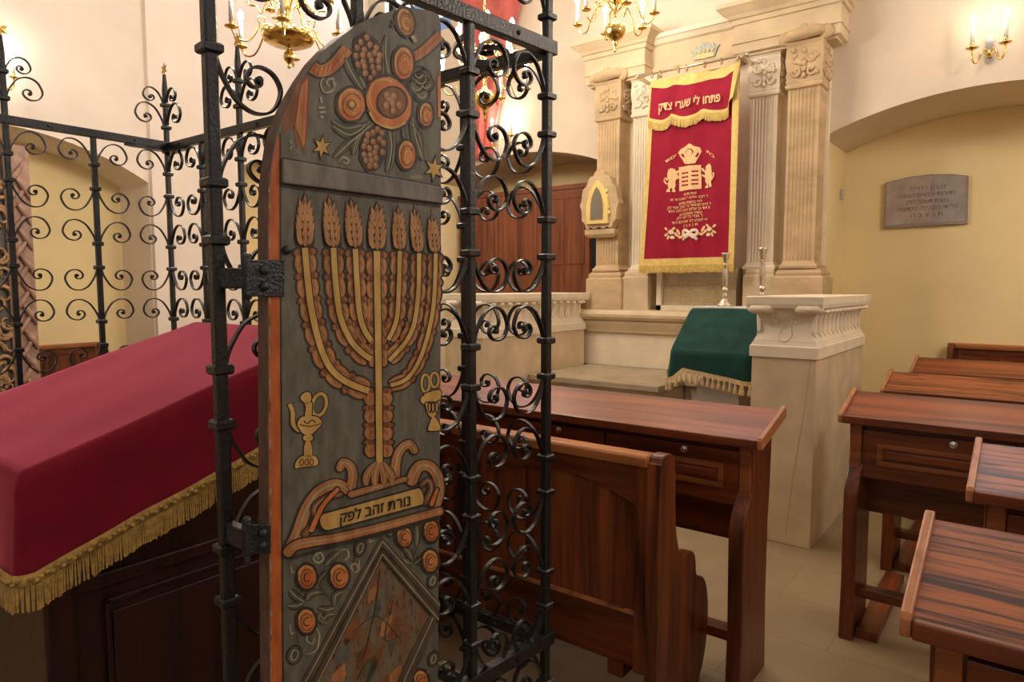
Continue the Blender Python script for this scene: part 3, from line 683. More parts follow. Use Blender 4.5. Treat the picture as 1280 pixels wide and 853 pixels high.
def rrect(x0, x1, y0, y1, r, n=6, step=.012):
    P = []
    for cx, cy_, a0 in ((x1-r, y0+r, -PI/2), (x1-r, y1-r, 0), (x0+r, y1-r, PI/2), (x0+r, y0+r, PI)):
        for i in range(n+1):
            a = a0+PI/2*i/n; P.append((cx+r*math.cos(a), cy_+r*math.sin(a), math.cos(a), math.sin(a)))
    out = []
    for i, p in enumerate(P):
        q = P[(i+1) % len(P)]; d = math.hypot(q[0]-p[0], q[1]-p[1]); m = max(1, int(d/step))
        for j in range(m):
            t = j/m; out.append(tuple(p[k]+(q[k]-p[k])*t for k in range(4)))
    return out
def drape(x0, x1, y0, y1, topz, drop, r=.03, wave=.010, nd=14, flare=.02, seed=1, ph=0):
    """cloth laid over a top and hanging down all round"""
    P = rrect(x0, x1, y0, y1, r); n = len(P); b = MB(); v = []; f = []
    cx, cy_ = (x0+x1)/2, (y0+y1)/2; K = 18
    for k in range(K+1):
        s = (k+.001)/K
        for (x, y, nx, ny) in P:
            X = cx+(x-cx)*s; Y = cy_+(y-cy_)*s
            v.append((X, Y, topz(Y)+.0012*math.sin(X*19+Y*7+seed)+.0010*math.sin(X*5-Y*13)))
    arc = 0; arcs = []
    for i, p in enumerate(P):
        arcs.append(arc); q = P[(i+1) % n]; arc += math.hypot(q[0]-p[0], q[1]-p[1])
    bot = []
    for k in range(1, nd+1):
        t = k/nd
        for i, (x, y, nx, ny) in enumerate(P):
            d = drop(x, y); o = .010*min(1, t*8)+flare*t+wave*t*math.sin(arcs[i]*15+ph)+.6*wave*t*math.sin(arcs[i]*33+1+ph)
            p = (x+nx*o, y+ny*o, topz(y)-.006*min(1, t*10)-d*t)
            v.append(p)
            if k == nd: bot.append(p)
    tot = K+nd
    for k in range(tot):
        for i in range(n):
            j = (i+1) % n; f.append((k*n+i, k*n+j, (k+1)*n+j, (k+1)*n+i))
    b.add(v, f, 0, True); return b, bot, P
gz = lambda y: 1.085+(1.352-1.085)*max(0, min(1, (y-ly0)/(4.60-ly0)))
gc = thing('lectern_cloth', 'bottle-green velvet cloth with cream tassel fringe, draped over the sloping lectern', 'cloth', ((lx0+lx1)/2, ly0, 1.0))
def gdrop(x, y):
    d = .125+.075*max(0, min(1, (x-lx0)/(lx1-lx0)))
    dc = math.hypot(x-lx0, y-ly0); d += .10*max(0, 1-dc/.10)
    return d
b, gbot, gP = drape(lx0-.005, lx1+.005, ly0-.005, 4.612, gz, gdrop, r=.035, wave=.006, flare=.022, seed=2)
b.build('velvet', M['green'], gc)
n = len(gbot)
b = MB(); v = []; f = []
for k in range(3):
    for i, p in enumerate(gbot):
        nx, ny = gP[i][2], gP[i][3]; v.append((p[0]+nx*.006, p[1]+ny*.006, p[2]+.030-.030*k/2))
for k in range(2):
    for i in range(n): j = (i+1) % n; f.append((k*n+i, k*n+j, (k+1)*n+j, (k+1)*n+i))
b.add(v, f, 0, True); b.build('braid', M['cream'], gc)
TS = MB(); TS.lathe([(.002, .004), (.005, 0), (.005, -.008), (.008, -.014), (.007, -.020), (.011, -.034), (.015, -.060), (.014, -.064)], (0, 0, 0), 8)
def front(p, nn): return nn[1] < -.3 or nn[0] < -.5
first = None; last = None; cnt = 0
for i, p in enumerate(gbot):
    if not front(p, gP[i][2:]) or p[1] > 4.55: continue
    if last is not None and math.hypot(p[0]-last[0], p[1]-last[1]) < .030: continue
    last = p; cnt += 1
    if first is None:
        first = TS.build('tassel', M['cream']); ts = first
    else: ts = first.copy(); COL.objects.link(ts)
    ts.parent = gc; ts.location = Vector((p[0]+gP[i][2]*.008, p[1]+gP[i][3]*.008, p[2]+.004))-ORG[gc.name]
def candlestick(px, yy, z0, label, k=1.0):
    p = at(px, 375, Y=yy)
    t = thing('candlestick', label, 'candlestick', (p.x, yy, z0), 'pair of silver candlesticks on the lectern ledge')
    b = MB(); K = lambda pr: [(r_*k, z_*k) for r_, z_ in pr]; b.lathe(K([(.052, 0), (.054, .006), (.046, .016), (.036, .022), (.034, .030), (.024, .042), (.013, .056)]), (p.x, yy, z0), 18); b.build('foot', M['silver'], t)
    b = MB(); b.lathe(K([(.013, .054), (.018, .066), (.020, .072), (.012, .084), (.012, .092), (.020, .104), (.021, .110), (.013, .120), (.011, .128), (.016, .145), (.019, .19), (.015, .235), (.010, .262), (.016, .27), (.010, .278)]), (p.x, yy, z0), 16); b.build('stem', M['silver'], t)
    b = MB(); b.lathe(K([(.010, .276), (.013, .285), (.020, .318), (.027, .334), (.028, .345), (.022, .343), (.014, .31)]), (p.x, yy, z0), 16); b.build('cup', M['silver'], t)
candlestick(906, 4.74, 1.362, 'silver candlestick standing clear on the green-covered lectern, left one of the pair', 1.09)
candlestick(952, 4.74, 1.362, 'silver candlestick partly hidden behind the top slab of the right parapet', 1.17)

# ------------------------------------------------------------------ things on the east wall
cb = thing('wall_cabinet', 'reddish-brown panelled wooden cabinet in the arched recess left of the ark', 'cabinet', (-4.6, 6.2, 0))
YCB = 6.13; x0, x1 = at(573, 300, Y=6.13).x, at(737, 300, Y=6.13).x
zt = at(650, 239, Y=6.13).z; zb_ = .0
b = MB(); b.box(x0, x1, 6.155, 6.79, zb_, zt); b.box(x0-.01, x1+.01, 6.13, 6.79, zt-.03, zt+.015); b.build('carcass', M['cabw'], cb)
b = MB(); b.box(x1+.005, x1+.08, 6.16, 6.79, zb_, zt-.12); b.build('side_cover', M['black'], cb)
nd = 3
for i in range(nd):
    xa = x0+(x1-x0)*i/nd+.006; xb = x0+(x1-x0)*(i+1)/nd-.006; b = MB()
    b.box(xa, xb, 6.135, 6.155, zb_+.02, zt-.035)
    d = b.build('door', M['cabw'], cb, bevel=.003)
    b = MB(); za, zc = zb_+.75, zt-.13
    hw = (xb-xa)
    for (pa, pb) in ((xa+.07, (xa+xb)/2-.025), ((xa+xb)/2+.025, xb-.07)):
        b.block(pa, pb, 6.128, 6.137, [(0, za+1.0), (0, zc)]); b.box(pa-.012, pa, 6.124, 6.136, za+1.0-.012, zc+.012); b.box(pb, pb+.012, 6.124, 6.136, za+1.0-.012, zc+.012); b.box(pa, pb, 6.124, 6.136, zc, zc+.012); b.box(pa, pb, 6.124, 6.136, za+1.0-.012, za+1.0)
    b.build('door_panel', M['cabw'], d, bevel=.002)

pl = thing('memorial_tablet', 'grey stone tablet with curved top and faint lettering, in the yellow wall recess', 'plaque', (-.7, 6.77, 2))
YPL = 6.755; P = [at(*q, Y=YPL) for q in ((1104, 285.5), (1209, 279.5), (1210.5, 219.5), (1190, 217.5), (1165, 217.8), (1140, 220.5), (1106, 228.5))]
pts = [(p.x, p.z) for p in P]
b = MB(); b.py(pts, YPL+.002, 6.799); b.build('slab', M['plaque2'], pl, bevel=.004)
c0 = (sum(p[0] for p in pts)/7, sum(p[1] for p in pts)/7)
ins = [(c0[0]+(x-c0[0])*.95, c0[1]+(z-c0[1])*.93) for x, z in pts]
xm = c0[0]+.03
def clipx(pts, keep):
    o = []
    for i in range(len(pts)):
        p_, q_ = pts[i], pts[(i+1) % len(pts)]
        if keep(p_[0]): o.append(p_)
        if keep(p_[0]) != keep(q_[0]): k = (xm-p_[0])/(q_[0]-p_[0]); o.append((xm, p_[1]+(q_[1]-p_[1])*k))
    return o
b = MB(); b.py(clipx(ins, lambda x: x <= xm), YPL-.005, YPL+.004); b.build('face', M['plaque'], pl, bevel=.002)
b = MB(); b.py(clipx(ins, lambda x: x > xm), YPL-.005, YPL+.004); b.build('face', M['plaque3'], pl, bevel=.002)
b = MB()
w = pts[1][0]-pts[0][0]
for i, (tx, fw) in enumerate((('זכרון לחיים', .42), ('לדורות הבאים נעשה', .66), ('בשנת תשכח לפק', .50), ('על ידי הקהילה הקדושה', .72), ('ת נ צ ב ה', .38))):
    b = MB(); letters(b, tx, .05, lambda u, ww: (c0[0]+u, YPL-.0056, pts[0][1]+w*.50-i*w*.092+ww), .01, fit=w*fw); b.build('lettering', M['letter_d'], pl)
sw = thing('light_switch', 'small metal light switch on the yellow reveal right of the ark', 'switch', (-1.43, 6.1, 2.2))
p = at(1051, 243, X=-1.43)
b = MB(); b.box(-1.429, -1.414, p.y-.04, p.y+.04, p.z-.045, p.z+.045); b.build('plate', M['steel'], sw, bevel=.004)
b = MB(); b.box(-1.414, -1.404, p.y-.018, p.y+.018, p.z-.03, p.z+.0); b.build('rocker', M['chrome'], sw, bevel=.002)

def candle_bulb(b_c, b_b, x, y, z, h=.10, r=.012, g=1.0):
    b_c.lathe([(r, 0), (r, h), (r*.6, h+.003)], (x, y, z), 10)
    b_b.lathe([(r*.55, 0), (r*.9*g, .010), (r*1.25*g, .024), (r*.95*g, .042), (r*.4*g, .058), (.001, .064)], (x, y, z+h), 10)
def sconce(px, py, fn, label, sc=1.0, lat=(-.16, .16), ch=.15):
    """fn(u, d, z): u along the wall, d out from it"""
    t = thing('wall_sconce', label, 'wall lamp', fn(0, 0, 0))
    b = MB(); pts = [(0, -.09), (.03, -.06), (.035, -.01), (.05, .02), (.03, .06), (.035, .09), (0, .13), (-.035, .09), (-.03, .06), (-.05, .02), (-.035, -.01), (-.03, -.06)]
    v = [fn(u*sc, .004, z*sc) for u, z in pts] + [fn(u*.8*sc, .016, z*sc) for u, z in pts]; n = len(pts)
    b.add(v, [tuple(range(n)), tuple(range(n, 2*n))]+[(i, (i+1) % n, n+(i+1) % n, n+i) for i in range(n)]); b.build('back_plate', M['chrome'], t)
    b = MB(); b.ball(fn(0, .045, -.02*sc), .026*sc); b.build('boss', M['brass'], t)
    for u in lat:
        b = MB(); pa = [fn(0, .04, -.02*sc), fn(u*.25, .07, .01*sc), fn(u*.45, .10, -.02*sc), fn(u*.6, .12, -.09*sc), fn(u*.8, .135, -.105*sc), fn(u*.98, .14, -.06*sc), fn(u, .14, 0)]
        b.tube(smooth_path(pa, 5), .008*sc, 8); q = fn(u, .14, 0)
        b.lathe([(.006, -.004), (.045*sc, .010), (.048*sc, .014), (.012, .012), (.016*sc, .03), (.016*sc, .05)], q, 14); arm = b.build('arm', M['brass'], t)
        c_, l_ = MB(), MB(); candle_bulb(c_, l_, q[0], q[1], q[2]+.04, ch*sc, .015*sc); c_.build('candle', M['candle'], t); l_.build('bulb', M['bulb'], t)
p = at(1237, 66, Y=YW)
sconce(0, 0, lambda u, d, z: (p.x+u, YW-d, p.z+z), 'two-candle brass wall sconce above the right arch', .85, (-.095, .095), .165)
p2 = at(636, 176, Y=YW)
sconce(0, 0, lambda u, d, z: (p2.x+u, YW-d, p2.z+z), 'two-candle brass wall sconce left of the ark, seen through the grille', .85, (-.12, .14))
p3 = at(-14, 98, X=XN)
sconce(0, 0, lambda u, d, z: (XN+d, p3.y+u, p3.z+z), 'brass wall sconce at far left behind the star-topped bar', .85, (-.13, .13))

# red cloth hanging on the east wall
rc = thing('hanging_cloth', 'red cloth hanging high on the east wall, behind the grille bars', 'cloth', (-5, YW-.05, 3))
b = MB(); v = []; f = []; nr = 30; nc_ = 16
for j in range(nr+1):
    tt = j/nr; py_ = -70+270*tt
    L_ = 566+tt*22; R_ = 655-10*tt-38*max(0, (tt-.3))**.8 if tt > .3 else 655-10*tt
    R_ = max(R_, 612 if tt < .97 else 606)
    for i in range(nc_+1):
        q = at(L_+(R_-L_)*i/nc_, py_, Y=YW-.08); v.append((q.x, q.y+.03*math.sin(i*1.4+tt*2), q.z))
for j in range(nr):
    for i in range(nc_): f.append((j*(nc_+1)+i, j*(nc_+1)+i+1, (j+1)*(nc_+1)+i+1, (j+1)*(nc_+1)+i))
b.add(v, f, 0, True); o = b.build('folds', M['redcloth'], rc); sd = o.modifiers.new('thick', 'SOLIDIFY'); sd.thickness = .006
b = MB(); a0 = v[0]; a1 = v[nc_]; b.tube([(a0[0]-.1, YW-.08, a0[2]), (a1[0]+.1, YW-.08, a1[2])], .012, 8)
for xx in (a0[0]-.08, a1[0]+.08): b.box(xx-.01, xx+.01, YW-.08, YW-.001, a0[2]-.01, a0[2]+.01)
b.build('hanging_rod', M['brass'], rc)

# ------------------------------------------------------------------ chandeliers
def chandelier(name, label, c, R, style, ph, n1=6, n2=6):
    x, y, z = c   # z = foot of the finial
    t = thing('chandelier', label, 'chandelier', (x, y, z))
    b = MB()
    if style == 'bowl':
        b.lathe([(.003, 0), (.012, .008), (.006, .02), (.010, .03), (.030, .05), (.034, .07), (.026, .09), (.010, .105), (.014, .125), (.10, .135), (.135, .15), (.15, .175), (.15, .185), (.10, .20), (.05, .21), (.022, .23), (.02, .30), (.034, .33), (.02, .36), (.018, .44), (.03, .47), (.014, .50), (.012, .62)], (x, y, z), 24)
        for i in range(18): a = 2*PI*i/18; b.ball((x+.135*math.cos(a), y+.135*math.sin(a), z+.19), .018, .018, .016, 6)
        za, zb2 = z+.17, z+.33
    else:
        b.lathe([(.003, 0), (.012, .012), (.008, .03), (.014, .05), (.022, .07), (.02, .085), (.06, .11), (.078, .15), (.075, .18), (.05, .21), (.024, .225), (.014, .25), (.013, .33), (.03, .35), (.05, .375), (.048, .40), (.02, .42), (.014, .46), (.022, .50), (.014, .54), (.012, .62)], (x, y, z), 24)
        za, zb2 = z+.30, z+.44
    b.build('stem', M['brass'], t)
    for tier, (n, rr, zz, dz) in enumerate(((n1, R, za, -.02 if style == 'bowl' else -.07), (n2, R*.70, zb2, .06 if style == 'bowl' else .03))):
        for i in range(n):
            a = ph+2*PI*(i+.5*tier)/n; cs, sn = math.cos(a), math.sin(a)
            f = lambda r, h: (x+cs*r, y+sn*r, zz+h)
            b = MB(); pa = [f(.02, 0), f(rr*.3, .05), f(rr*.5, .035), f(rr*.62, -.03), f(rr*.75, dz-.05), f(rr*.92, dz-.045), f(rr, dz)]
            b.tube(smooth_path(pa, 5), .0055, 7)
            b.tube(smooth_path([f(rr*.5, .035), f(rr*.55, .075), f(rr*.43, .085), f(rr*.42, .06)], 4), .004, 6)
            q = f(rr, dz)
            b.lathe([(.004, -.006), (.010, -.002), (.036, .006), (.038, .010), (.012, .010), (.009, .016), (.012, .03), (.012, .04)], q, 12); b.build('arm', M['brass'], t)
            c_, l_ = MB(), MB(); candle_bulb(c_, l_, q[0], q[1], q[2]+.035, .125, .0125, 1.25); c_.build('candle', M['candle'], t); l_.build('bulb', M['bulb'], t)
    b = MB(); zt_ = z+.61; nl = int((ZC-zt_)/.045)
    for i in range(nl):
        zz = zt_+(ZC-zt_)*(i+.5)/nl; h = (ZC-zt_)/nl*.62
        ax = (1, 0) if i % 2 else (0, 1)
        b.tube([(x+ax[0]*.010*math.cos(q), y+ax[1]*.010*math.cos(q), zz+h*math.sin(q)) for q in [2*PI*k/10 for k in range(11)]], .0032, 5)
    b.lathe([(.05, ZC-.03-z), (.05, ZC-.001-z)], (x, y, z), 16)
    b.build('chain', M['brass'], t)
    return t
c1 = at(361.6, 86, D=4.0); chandelier('', 'brass chandelier with flat rosette bowl, seen behind the iron post left of the painted door', c1, .33, 'bowl', .35)
c3 = at(768.5, 66, D=5.05); chandelier('', 'brass chandelier with round ball, hanging in front of the ark entablature', c3, .29, 'ball', .25)
c2 = at(606, 152, D=4.9); chandelier('', 'brass chandelier seen between the grille bars against the red cloth', c2, .30, 'ball', .8)
chandelier('', 'brass chandelier added unseen behind the viewer to light the room', Vector((.6, -1.6, 3.1)), .33, 'bowl', .1)  # unseen, added as a light source behind the camera
chandelier('', 'brass chandelier added out of view at right to light wall and desks', Vector((1.35, 4.2, 2.75)), .33, 'bowl', .2)  # unseen, added to brighten the right wall, its recess and the desks
# ------------------------------------------------------------------ desks
def desk(label, X0, Y0, L, modules, topm='top', lock_first=.33, end_left=True, end_right=True, runner=0, zr=1.002, group='prayer desks in rows before the ark'):
    """local x = 0 at left end, y = 0 at the reader's edge, sloping up to y = .29"""
    t = thing('prayer_desk', label, 'desk', (0, 0, 0), group)
    zf, D = .925, .28
    tz = lambda y: zf+(zr-zf)*y/D
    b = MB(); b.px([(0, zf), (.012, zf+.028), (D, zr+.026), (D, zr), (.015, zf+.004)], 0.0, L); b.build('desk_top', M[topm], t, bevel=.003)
    for xa in (-.004, L-.014):
        b = MB(); b.px([(-.004, zf+.0), (-.004, zf+.030), (.004, zf+.040), (D+.004, zr+.042), (D+.008, zr+.03), (D+.008, zr-.004), (.01, zf-.004)], xa, xa+.018); b.build('end_batten', M['batten'], t, bevel=.004)
    b = MB(); b.box(0.015, L-.015, -.006, .012, zf-.002, zf+.031); b.build('front_lip', M['lipdark'], t, bevel=.004)
    inset = .05
    b = MB(); y0 = .035
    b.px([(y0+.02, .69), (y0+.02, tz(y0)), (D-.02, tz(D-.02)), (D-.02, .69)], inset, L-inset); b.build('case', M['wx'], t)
    for xa in (inset-.005, L-inset-.035):
        b = MB(); b.px([(y0-.005, .685), (y0-.005, tz(y0)), (.08, tz(.08)), (.08, .685)], xa, xa+.04); b.build('case_end', M['lipw'], t, bevel=.003)
    w = (L-2*inset)/modules
    for i in range(modules):
        xa = inset+w*i+.035*(i == 0)+.004; xb = inset+w*(i+1)-.035*(i == modules-1)-.004
        b = MB(); b.box(xa, xb, y0, y0+.021, .692, .898)
        d = b.build('drawer', M['wx'], t, bevel=.003)
        b = MB(); za, zb = .752, .845; e = .055; xc, xd = xa+e, xb-e
        b.box(xc, xd, y0-.006, y0+.01, za, za+.02); b.box(xc, xd, y0-.006, y0+.01, zb-.02, zb); b.box(xc, xc+.022, y0-.0055, y0+.01, za+.0195, zb-.0195); b.box(xd-.022, xd, y0-.0055, y0+.01, za+.0195, zb-.0195); b.build('drawer_moulding', M['lipw'], d, bevel=.0025)
        b = MB(); b.box(xc+.03, xd-.03, y0-.003, y0+.012, za+.028, zb-.028); b.build('raised_field', M['wx'], d, bevel=.006)
        xl = xa+(xb-xa)*.62; b = MB()
        v = MB(); v.lathe([(.014, 0), (.016, .003), (.013, .007), (.009, .005), (.006, .008)], (0, 0, 0), 14)
        b.add([(xl+p[0], y0-p[2], .878+p[1]) for p in v.v], v.f, 0, True); b.build('lock', M['chrome'], d)
    prof = [tuple(q) for q in smooth_path([(.03, .92), (.045, .80), (.03, .735), (-.005, .70), (-.035, .655), (-.045, .60), (-.04, .42), (-.035, .25), (-.04, .12), (-.045, .0)], 4)]+[(.25, .0), (.245, .10), (.235, .3), (.235, .6), (.25, .75), (.26, 1.0), (.1, .94)]
    for on, xa in ((end_left, inset-.012), (end_right, L-inset-.043)):
        if on: b = MB(); b.px(prof, xa, xa+.055); b.build('leg', M['wz'], t, bevel=.005)
    if modules > 2:
        for i in range(1, modules):
            if i % 2 == 0: b = MB(); b.px([(.08, .69), (.08, 0), (.24, 0), (.24, .69)], inset+w*i-.02, inset+w*i+.02); b.build('leg', M['wz'], t)
    b = MB(); b.box(inset, L-inset, .205, .228, .50, .65); b.build('modesty_board', M['wx'], t, bevel=.003)
    b = MB(); b.box(inset, L-inset, .06, .13, .155, .195); b.build('foot_rail', M['wx'], t, bevel=.004)
    if runner: b = MB(); b.box(inset+.045, inset+.13, .0, runner, 0, .045); b.build('floor_runner', M['wy'], t, bevel=.004)
    t.location = (X0, Y0, 0)
    return t
desk('long red-brown desk in front of the green-covered lectern, its bench drawn up behind the grille', -3.25, 2.42, 2.500, 4)
desk('right-hand desk nearest the parapet, with a chrome lock on a moulded drawer', -.647, 3.13, 2.35, 4, runner=.74)
desk('right-hand desk one row behind the locked drawer desk, mostly its brown top in view', -.635, 4.03, 2.35, 4, topm='toplight', runner=.9)
desk('rearmost right-hand desk, a dark sliver of top below the wall bench', -.63, 5.03, 2.35, 4)
desk('small corner of a desk top at the right edge, just beyond the nearest desk', -.124, 2.17, 1.9, 3, topm='toplight', zr=1.01)
desk('nearest desk at lower right with broad striped wood grain on its top', -.152, 1.255, 1.9, 3, topm='toplight', zr=1.022)

# ------------------------------------------------------------------ benches
def bench(label, X1, Y0, L, bays, group=None):
    """local x = 0 at the right end going negative, y = 0 at the back face, seat towards +y"""
    t = thing('pew_bench', label, 'bench', (0, 0, 0), group)
    prof = smooth_path([(.004, .0), (.004, .30), (.004, .60), (.004, .89), (.010, .935), (.035, .953), (.08, .950), (.112, .925), (.122, .87), (.125, .79), (.132, .70), (.15, .63), (.18, .575), (.225, .556), (.265, .56), (.295, .545), (.312, .51), (.318, .465), (.340, .445), (.385, .425), (.42, .38), (.44, .31), (.44, .22), (.425, .14), (.40, .08), (.37, .04), (.37, 0)], 3)
    prof = [tuple(p) for p in prof]
    for xa in (-.045, -L):
        b = MB(); b.px(prof, xa, xa+.045); b.build('end_panel', M['wz'], t, bevel=.005)
        b = MB(); b.box(xa-.002, xa+.047, -.004, .006, 0, .93); b.build('end_edge', M['panelw'], t, bevel=.003)
    b = MB(); b.px([(-.012, .913), (-.014, .942), (-.004, .952), (.05, .952), (.06, .942), (.058, .913)], -L+.045, -.045); b.build('top_rail', M['rail'], t, bevel=.004)
    w = (L-.09)/bays; yb0, yb1 = .004, .04
    for i in range(bays+1):
        x = -L+.045+w*i; hw = .045; b = MB(); b.box(max(x-hw, -L+.045), min(x+hw, -.045), yb0, yb1, .20, .925); b.build('stile', M['panelw'], t, bevel=.002)
    b = MB(); b.box(-L+.045, -.045, yb0+.001, yb1, .215, .405); b.build('bottom_rail', M['wx'], t, bevel=.002)
    for i in range(bays):
        xa = -L+.045+w*i+.044; xb = xa+w-.088
        P = arch_pts(xa, xb, .775, .845, 14)
        b = MB(); b.py([(xa, .925), (xa, P[0][1])]+P[1:-1]+[(xb, P[-1][1]), (xb, .925)], yb0+.002, yb1-.004); b.build('arched_rail', M['wx'], t, bevel=.002)
        pn = 7
        b = MB()
        for k_ in range(pn):
            b.box(xa+(xb-xa)*k_/pn, xa+(xb-xa)*(k_+1)/pn-.0006, yb0+.014+.0004*(k_ % 2), yb1-.008, .405, .85, (0, 1, 0, 2, 1, 0, 2)[(k_+i) % 7])
        b.build('back_panel', [M['panelw'], M['wz'], M['panelw2']], t)
        b = MB(); b.box(xa, xb, yb0-.003, yb0+.014, .400, .409); b.build('panel_moulding', M['batten'], t)  # lighter wood imitates light caught along the moulding's upper edge
    b = MB(); b.px([(.04, .44), (.04, .415), (.40, .425), (.415, .435), (.40, .455)], -L+.045, -.045); b.build('seat', M['wx'], t, bevel=.005)
    for x in (-.16, -L*.5, -L+.16):
        b = MB(); b.box(x-.03, x+.03, .006, .34, .16 if x > -.2 else 0, .415); b.build('seat_support', M['wz'], t, bevel=.003)
    t.location = (X1, Y0, 0); return t
bench('red-brown pew bench seen from behind through the iron grille, with scrolled arm end', -.935, 2.0, 2.3, 3)
bench('dark bench against the yellow wall at far right, only its top rail in view', -.575, 6.78, 1.22, 2)
bw = [o for o in COL.objects if o.type == 'EMPTY' and o.name.startswith('pew_bench')][-1]; bw.rotation_euler = (0, 0, PI); bw.scale = (1, 1, 1.085)
bench('brown bench in the left wall recess, seen through the far grille', 0, 0, 2.2, 3)
bn = [o for o in COL.objects if o.type == 'EMPTY' and o.name.startswith('pew_bench')][-1]
bn.rotation_euler = (0, 0, -PI/2); bn.location = (XN-.58, .72, .0)

# ------------------------------------------------------------------ carved post before the left wall recess
p = at(20, 300, X=-6.3)
cv = thing('carved_portal', 'reddish-brown carved leaf column with gilt carving beside it, at far left behind the grille', 'carving', (-6.3, p.y, 0))
xl, xr = at(14, 300, X=-6.3).y, at(43, 300, X=-6.3).y
ztop = at(30, 182, X=-6.3).z
b = MB(); b.box(-6.42, -6.32, xl-.02, xr, 0, ztop); b.build('post', M['carve'], cv, bevel=.01)
b = MB()
for i in range(24):
    z = .02+i*(ztop-.24)/24; sg = 1 if i % 2 else -1
    pa = [(-6.315, (xl+xr)/2-sg*.065, z), (-6.305, (xl+xr)/2-sg*.045, z+.06), (-6.305, (xl+xr)/2, z+.13), (-6.315, (xl+xr)/2+sg*.05, z+.22)]
    b.tube(smooth_path(pa, 4), [.006, .010, .014, .018, .022, .024, .024, .022, .020, .016, .010, .006, .003], 7)
b.build('leaf_twist', M['carve'], cv)
b = MB(); b.box(-6.40, -6.36, xl-.55, xl-.02, 0, ztop-.02); b.build('backboard', M['grey'], cv)
b = MB(); rr = random.Random(12)
for i in range(70):
    y = xl-.04-rr.random()**1.4*.42; z = .2+rr.random()*(ztop-.35); pa = []
    for k_ in range(12):
        a = k_*.5*(1 if i % 2 else -1); q = .07*(1-k_/14); pa.append((-6.35+.02*math.sin(k_*.3), y+q*math.cos(a+i), z+q*1.2*math.sin(a+i)))
    b.tube(pa, [.02*(1-k_/16) for k_ in range(12)], 6)
b.build('scroll_carving', M['carve2'], cv)
# ------------------------------------------------------------------ wrought-iron enclosure of the bimah
ZU = [.195, .5575, .92, 1.2825, 1.645, 2.0075]      # centres of the collar pairs
ZRT, ZRB = 2.205, .389
SCR = [(0, 0), (.05, .30), (.25, .75), (.42, .93), (.60, 1.0), (.80, .94), (.93, .76), (1.0, .5), (.95, .30), (.84, .16), (.67, .11), (.54, .17), (.46, .30), (.47, .42), (.54, .50), (.63, .50), (.68, .43), (.65, .36)]
def scroll_mesh(w=.135, h=.105, sw=.013, th=.0050):
    pts = smooth_path([(x*w, z*h) for x, z in SCR], 4); b = MB(); v = []; n = len(pts)
    for i, p in enumerate(pts):
        t = (pts[min(i+1, n-1)]-pts[max(i-1, 0)]).normalized(); nn = Vector((-t.y, t.x))
        k = th/2*(1.0 if i > 4 else 1.2); ww = sw/2*(1 if i < n-10 else 1+.035*(i-n+10))
        for sx, sy in ((1, -1), (1, 1), (-1, 1), (-1, -1)):
            q = p+nn*k*sx; v.append((q.x, sy*ww, q.y))
    f = []
    for i in range(n-1):
        for k in range(4): l = (k+1) % 4; f.append((i*4+k, i*4+l, i*4+4+l, i*4+4+k))
    f += [(3, 2, 1, 0), tuple((n-1)*4+k for k in range(4))]
    b.add(v, f)
    e = pts[-1]; m = MB(); m.lathe([(.004, -sw*.62), (.0075, -sw*.55), (.0075, sw*.55), (.004, sw*.62)], (0, 0, 0), 10)
    b.add([(e.x+q[0], q[2], e.y+q[1]) for q in m.v], m.f, 0, True)
    return b
_s = scroll_mesh().build('scroll', M['iron']); SCM = _s.data; bpy.data.objects.remove(_s)
_s = scroll_mesh(.095, .072, .012, .0045).build('scroll', M['iron']); SCM2 = _s.data; bpy.data.objects.remove(_s)
def collar_mesh(s, h=.020, k=.0075):
    b = MB(); r = s/2+k; b.block(-s/2, s/2, -s/2, s/2, [(k*.5, -h/2), (k, -h/2+.004), (k, h/2-.004), (k*.5, h/2)]); return b
CM = {}
def collar_data(s):
    if s not in CM:
        o = collar_mesh(s).build('collar', M['iron'], bevel=0); CM[s] = o.data; bpy.data.objects.remove(o)
    return CM[s]
def star_mb(r=.034, n=6, th=.012):
    b = MB(); pts = []
    for i in range(2*n):
        a = PI/2+PI*i/n; q = r if i % 2 == 0 else r*.52; pts.append((q*math.cos(a), q*math.sin(a)))
    m = 2*n; v = [(x, 0, z) for x, z in pts]+[(0, -th/2, 0), (0, th/2, 0)]
    b.add(v, [(i, (i+1) % m, m) for i in range(m)]+[((i+1) % m, i, m+1) for i in range(m)]); return b
_s = star_mb().build('star_finial', M['gilt']); STAR = _s.data; bpy.data.objects.remove(_s)

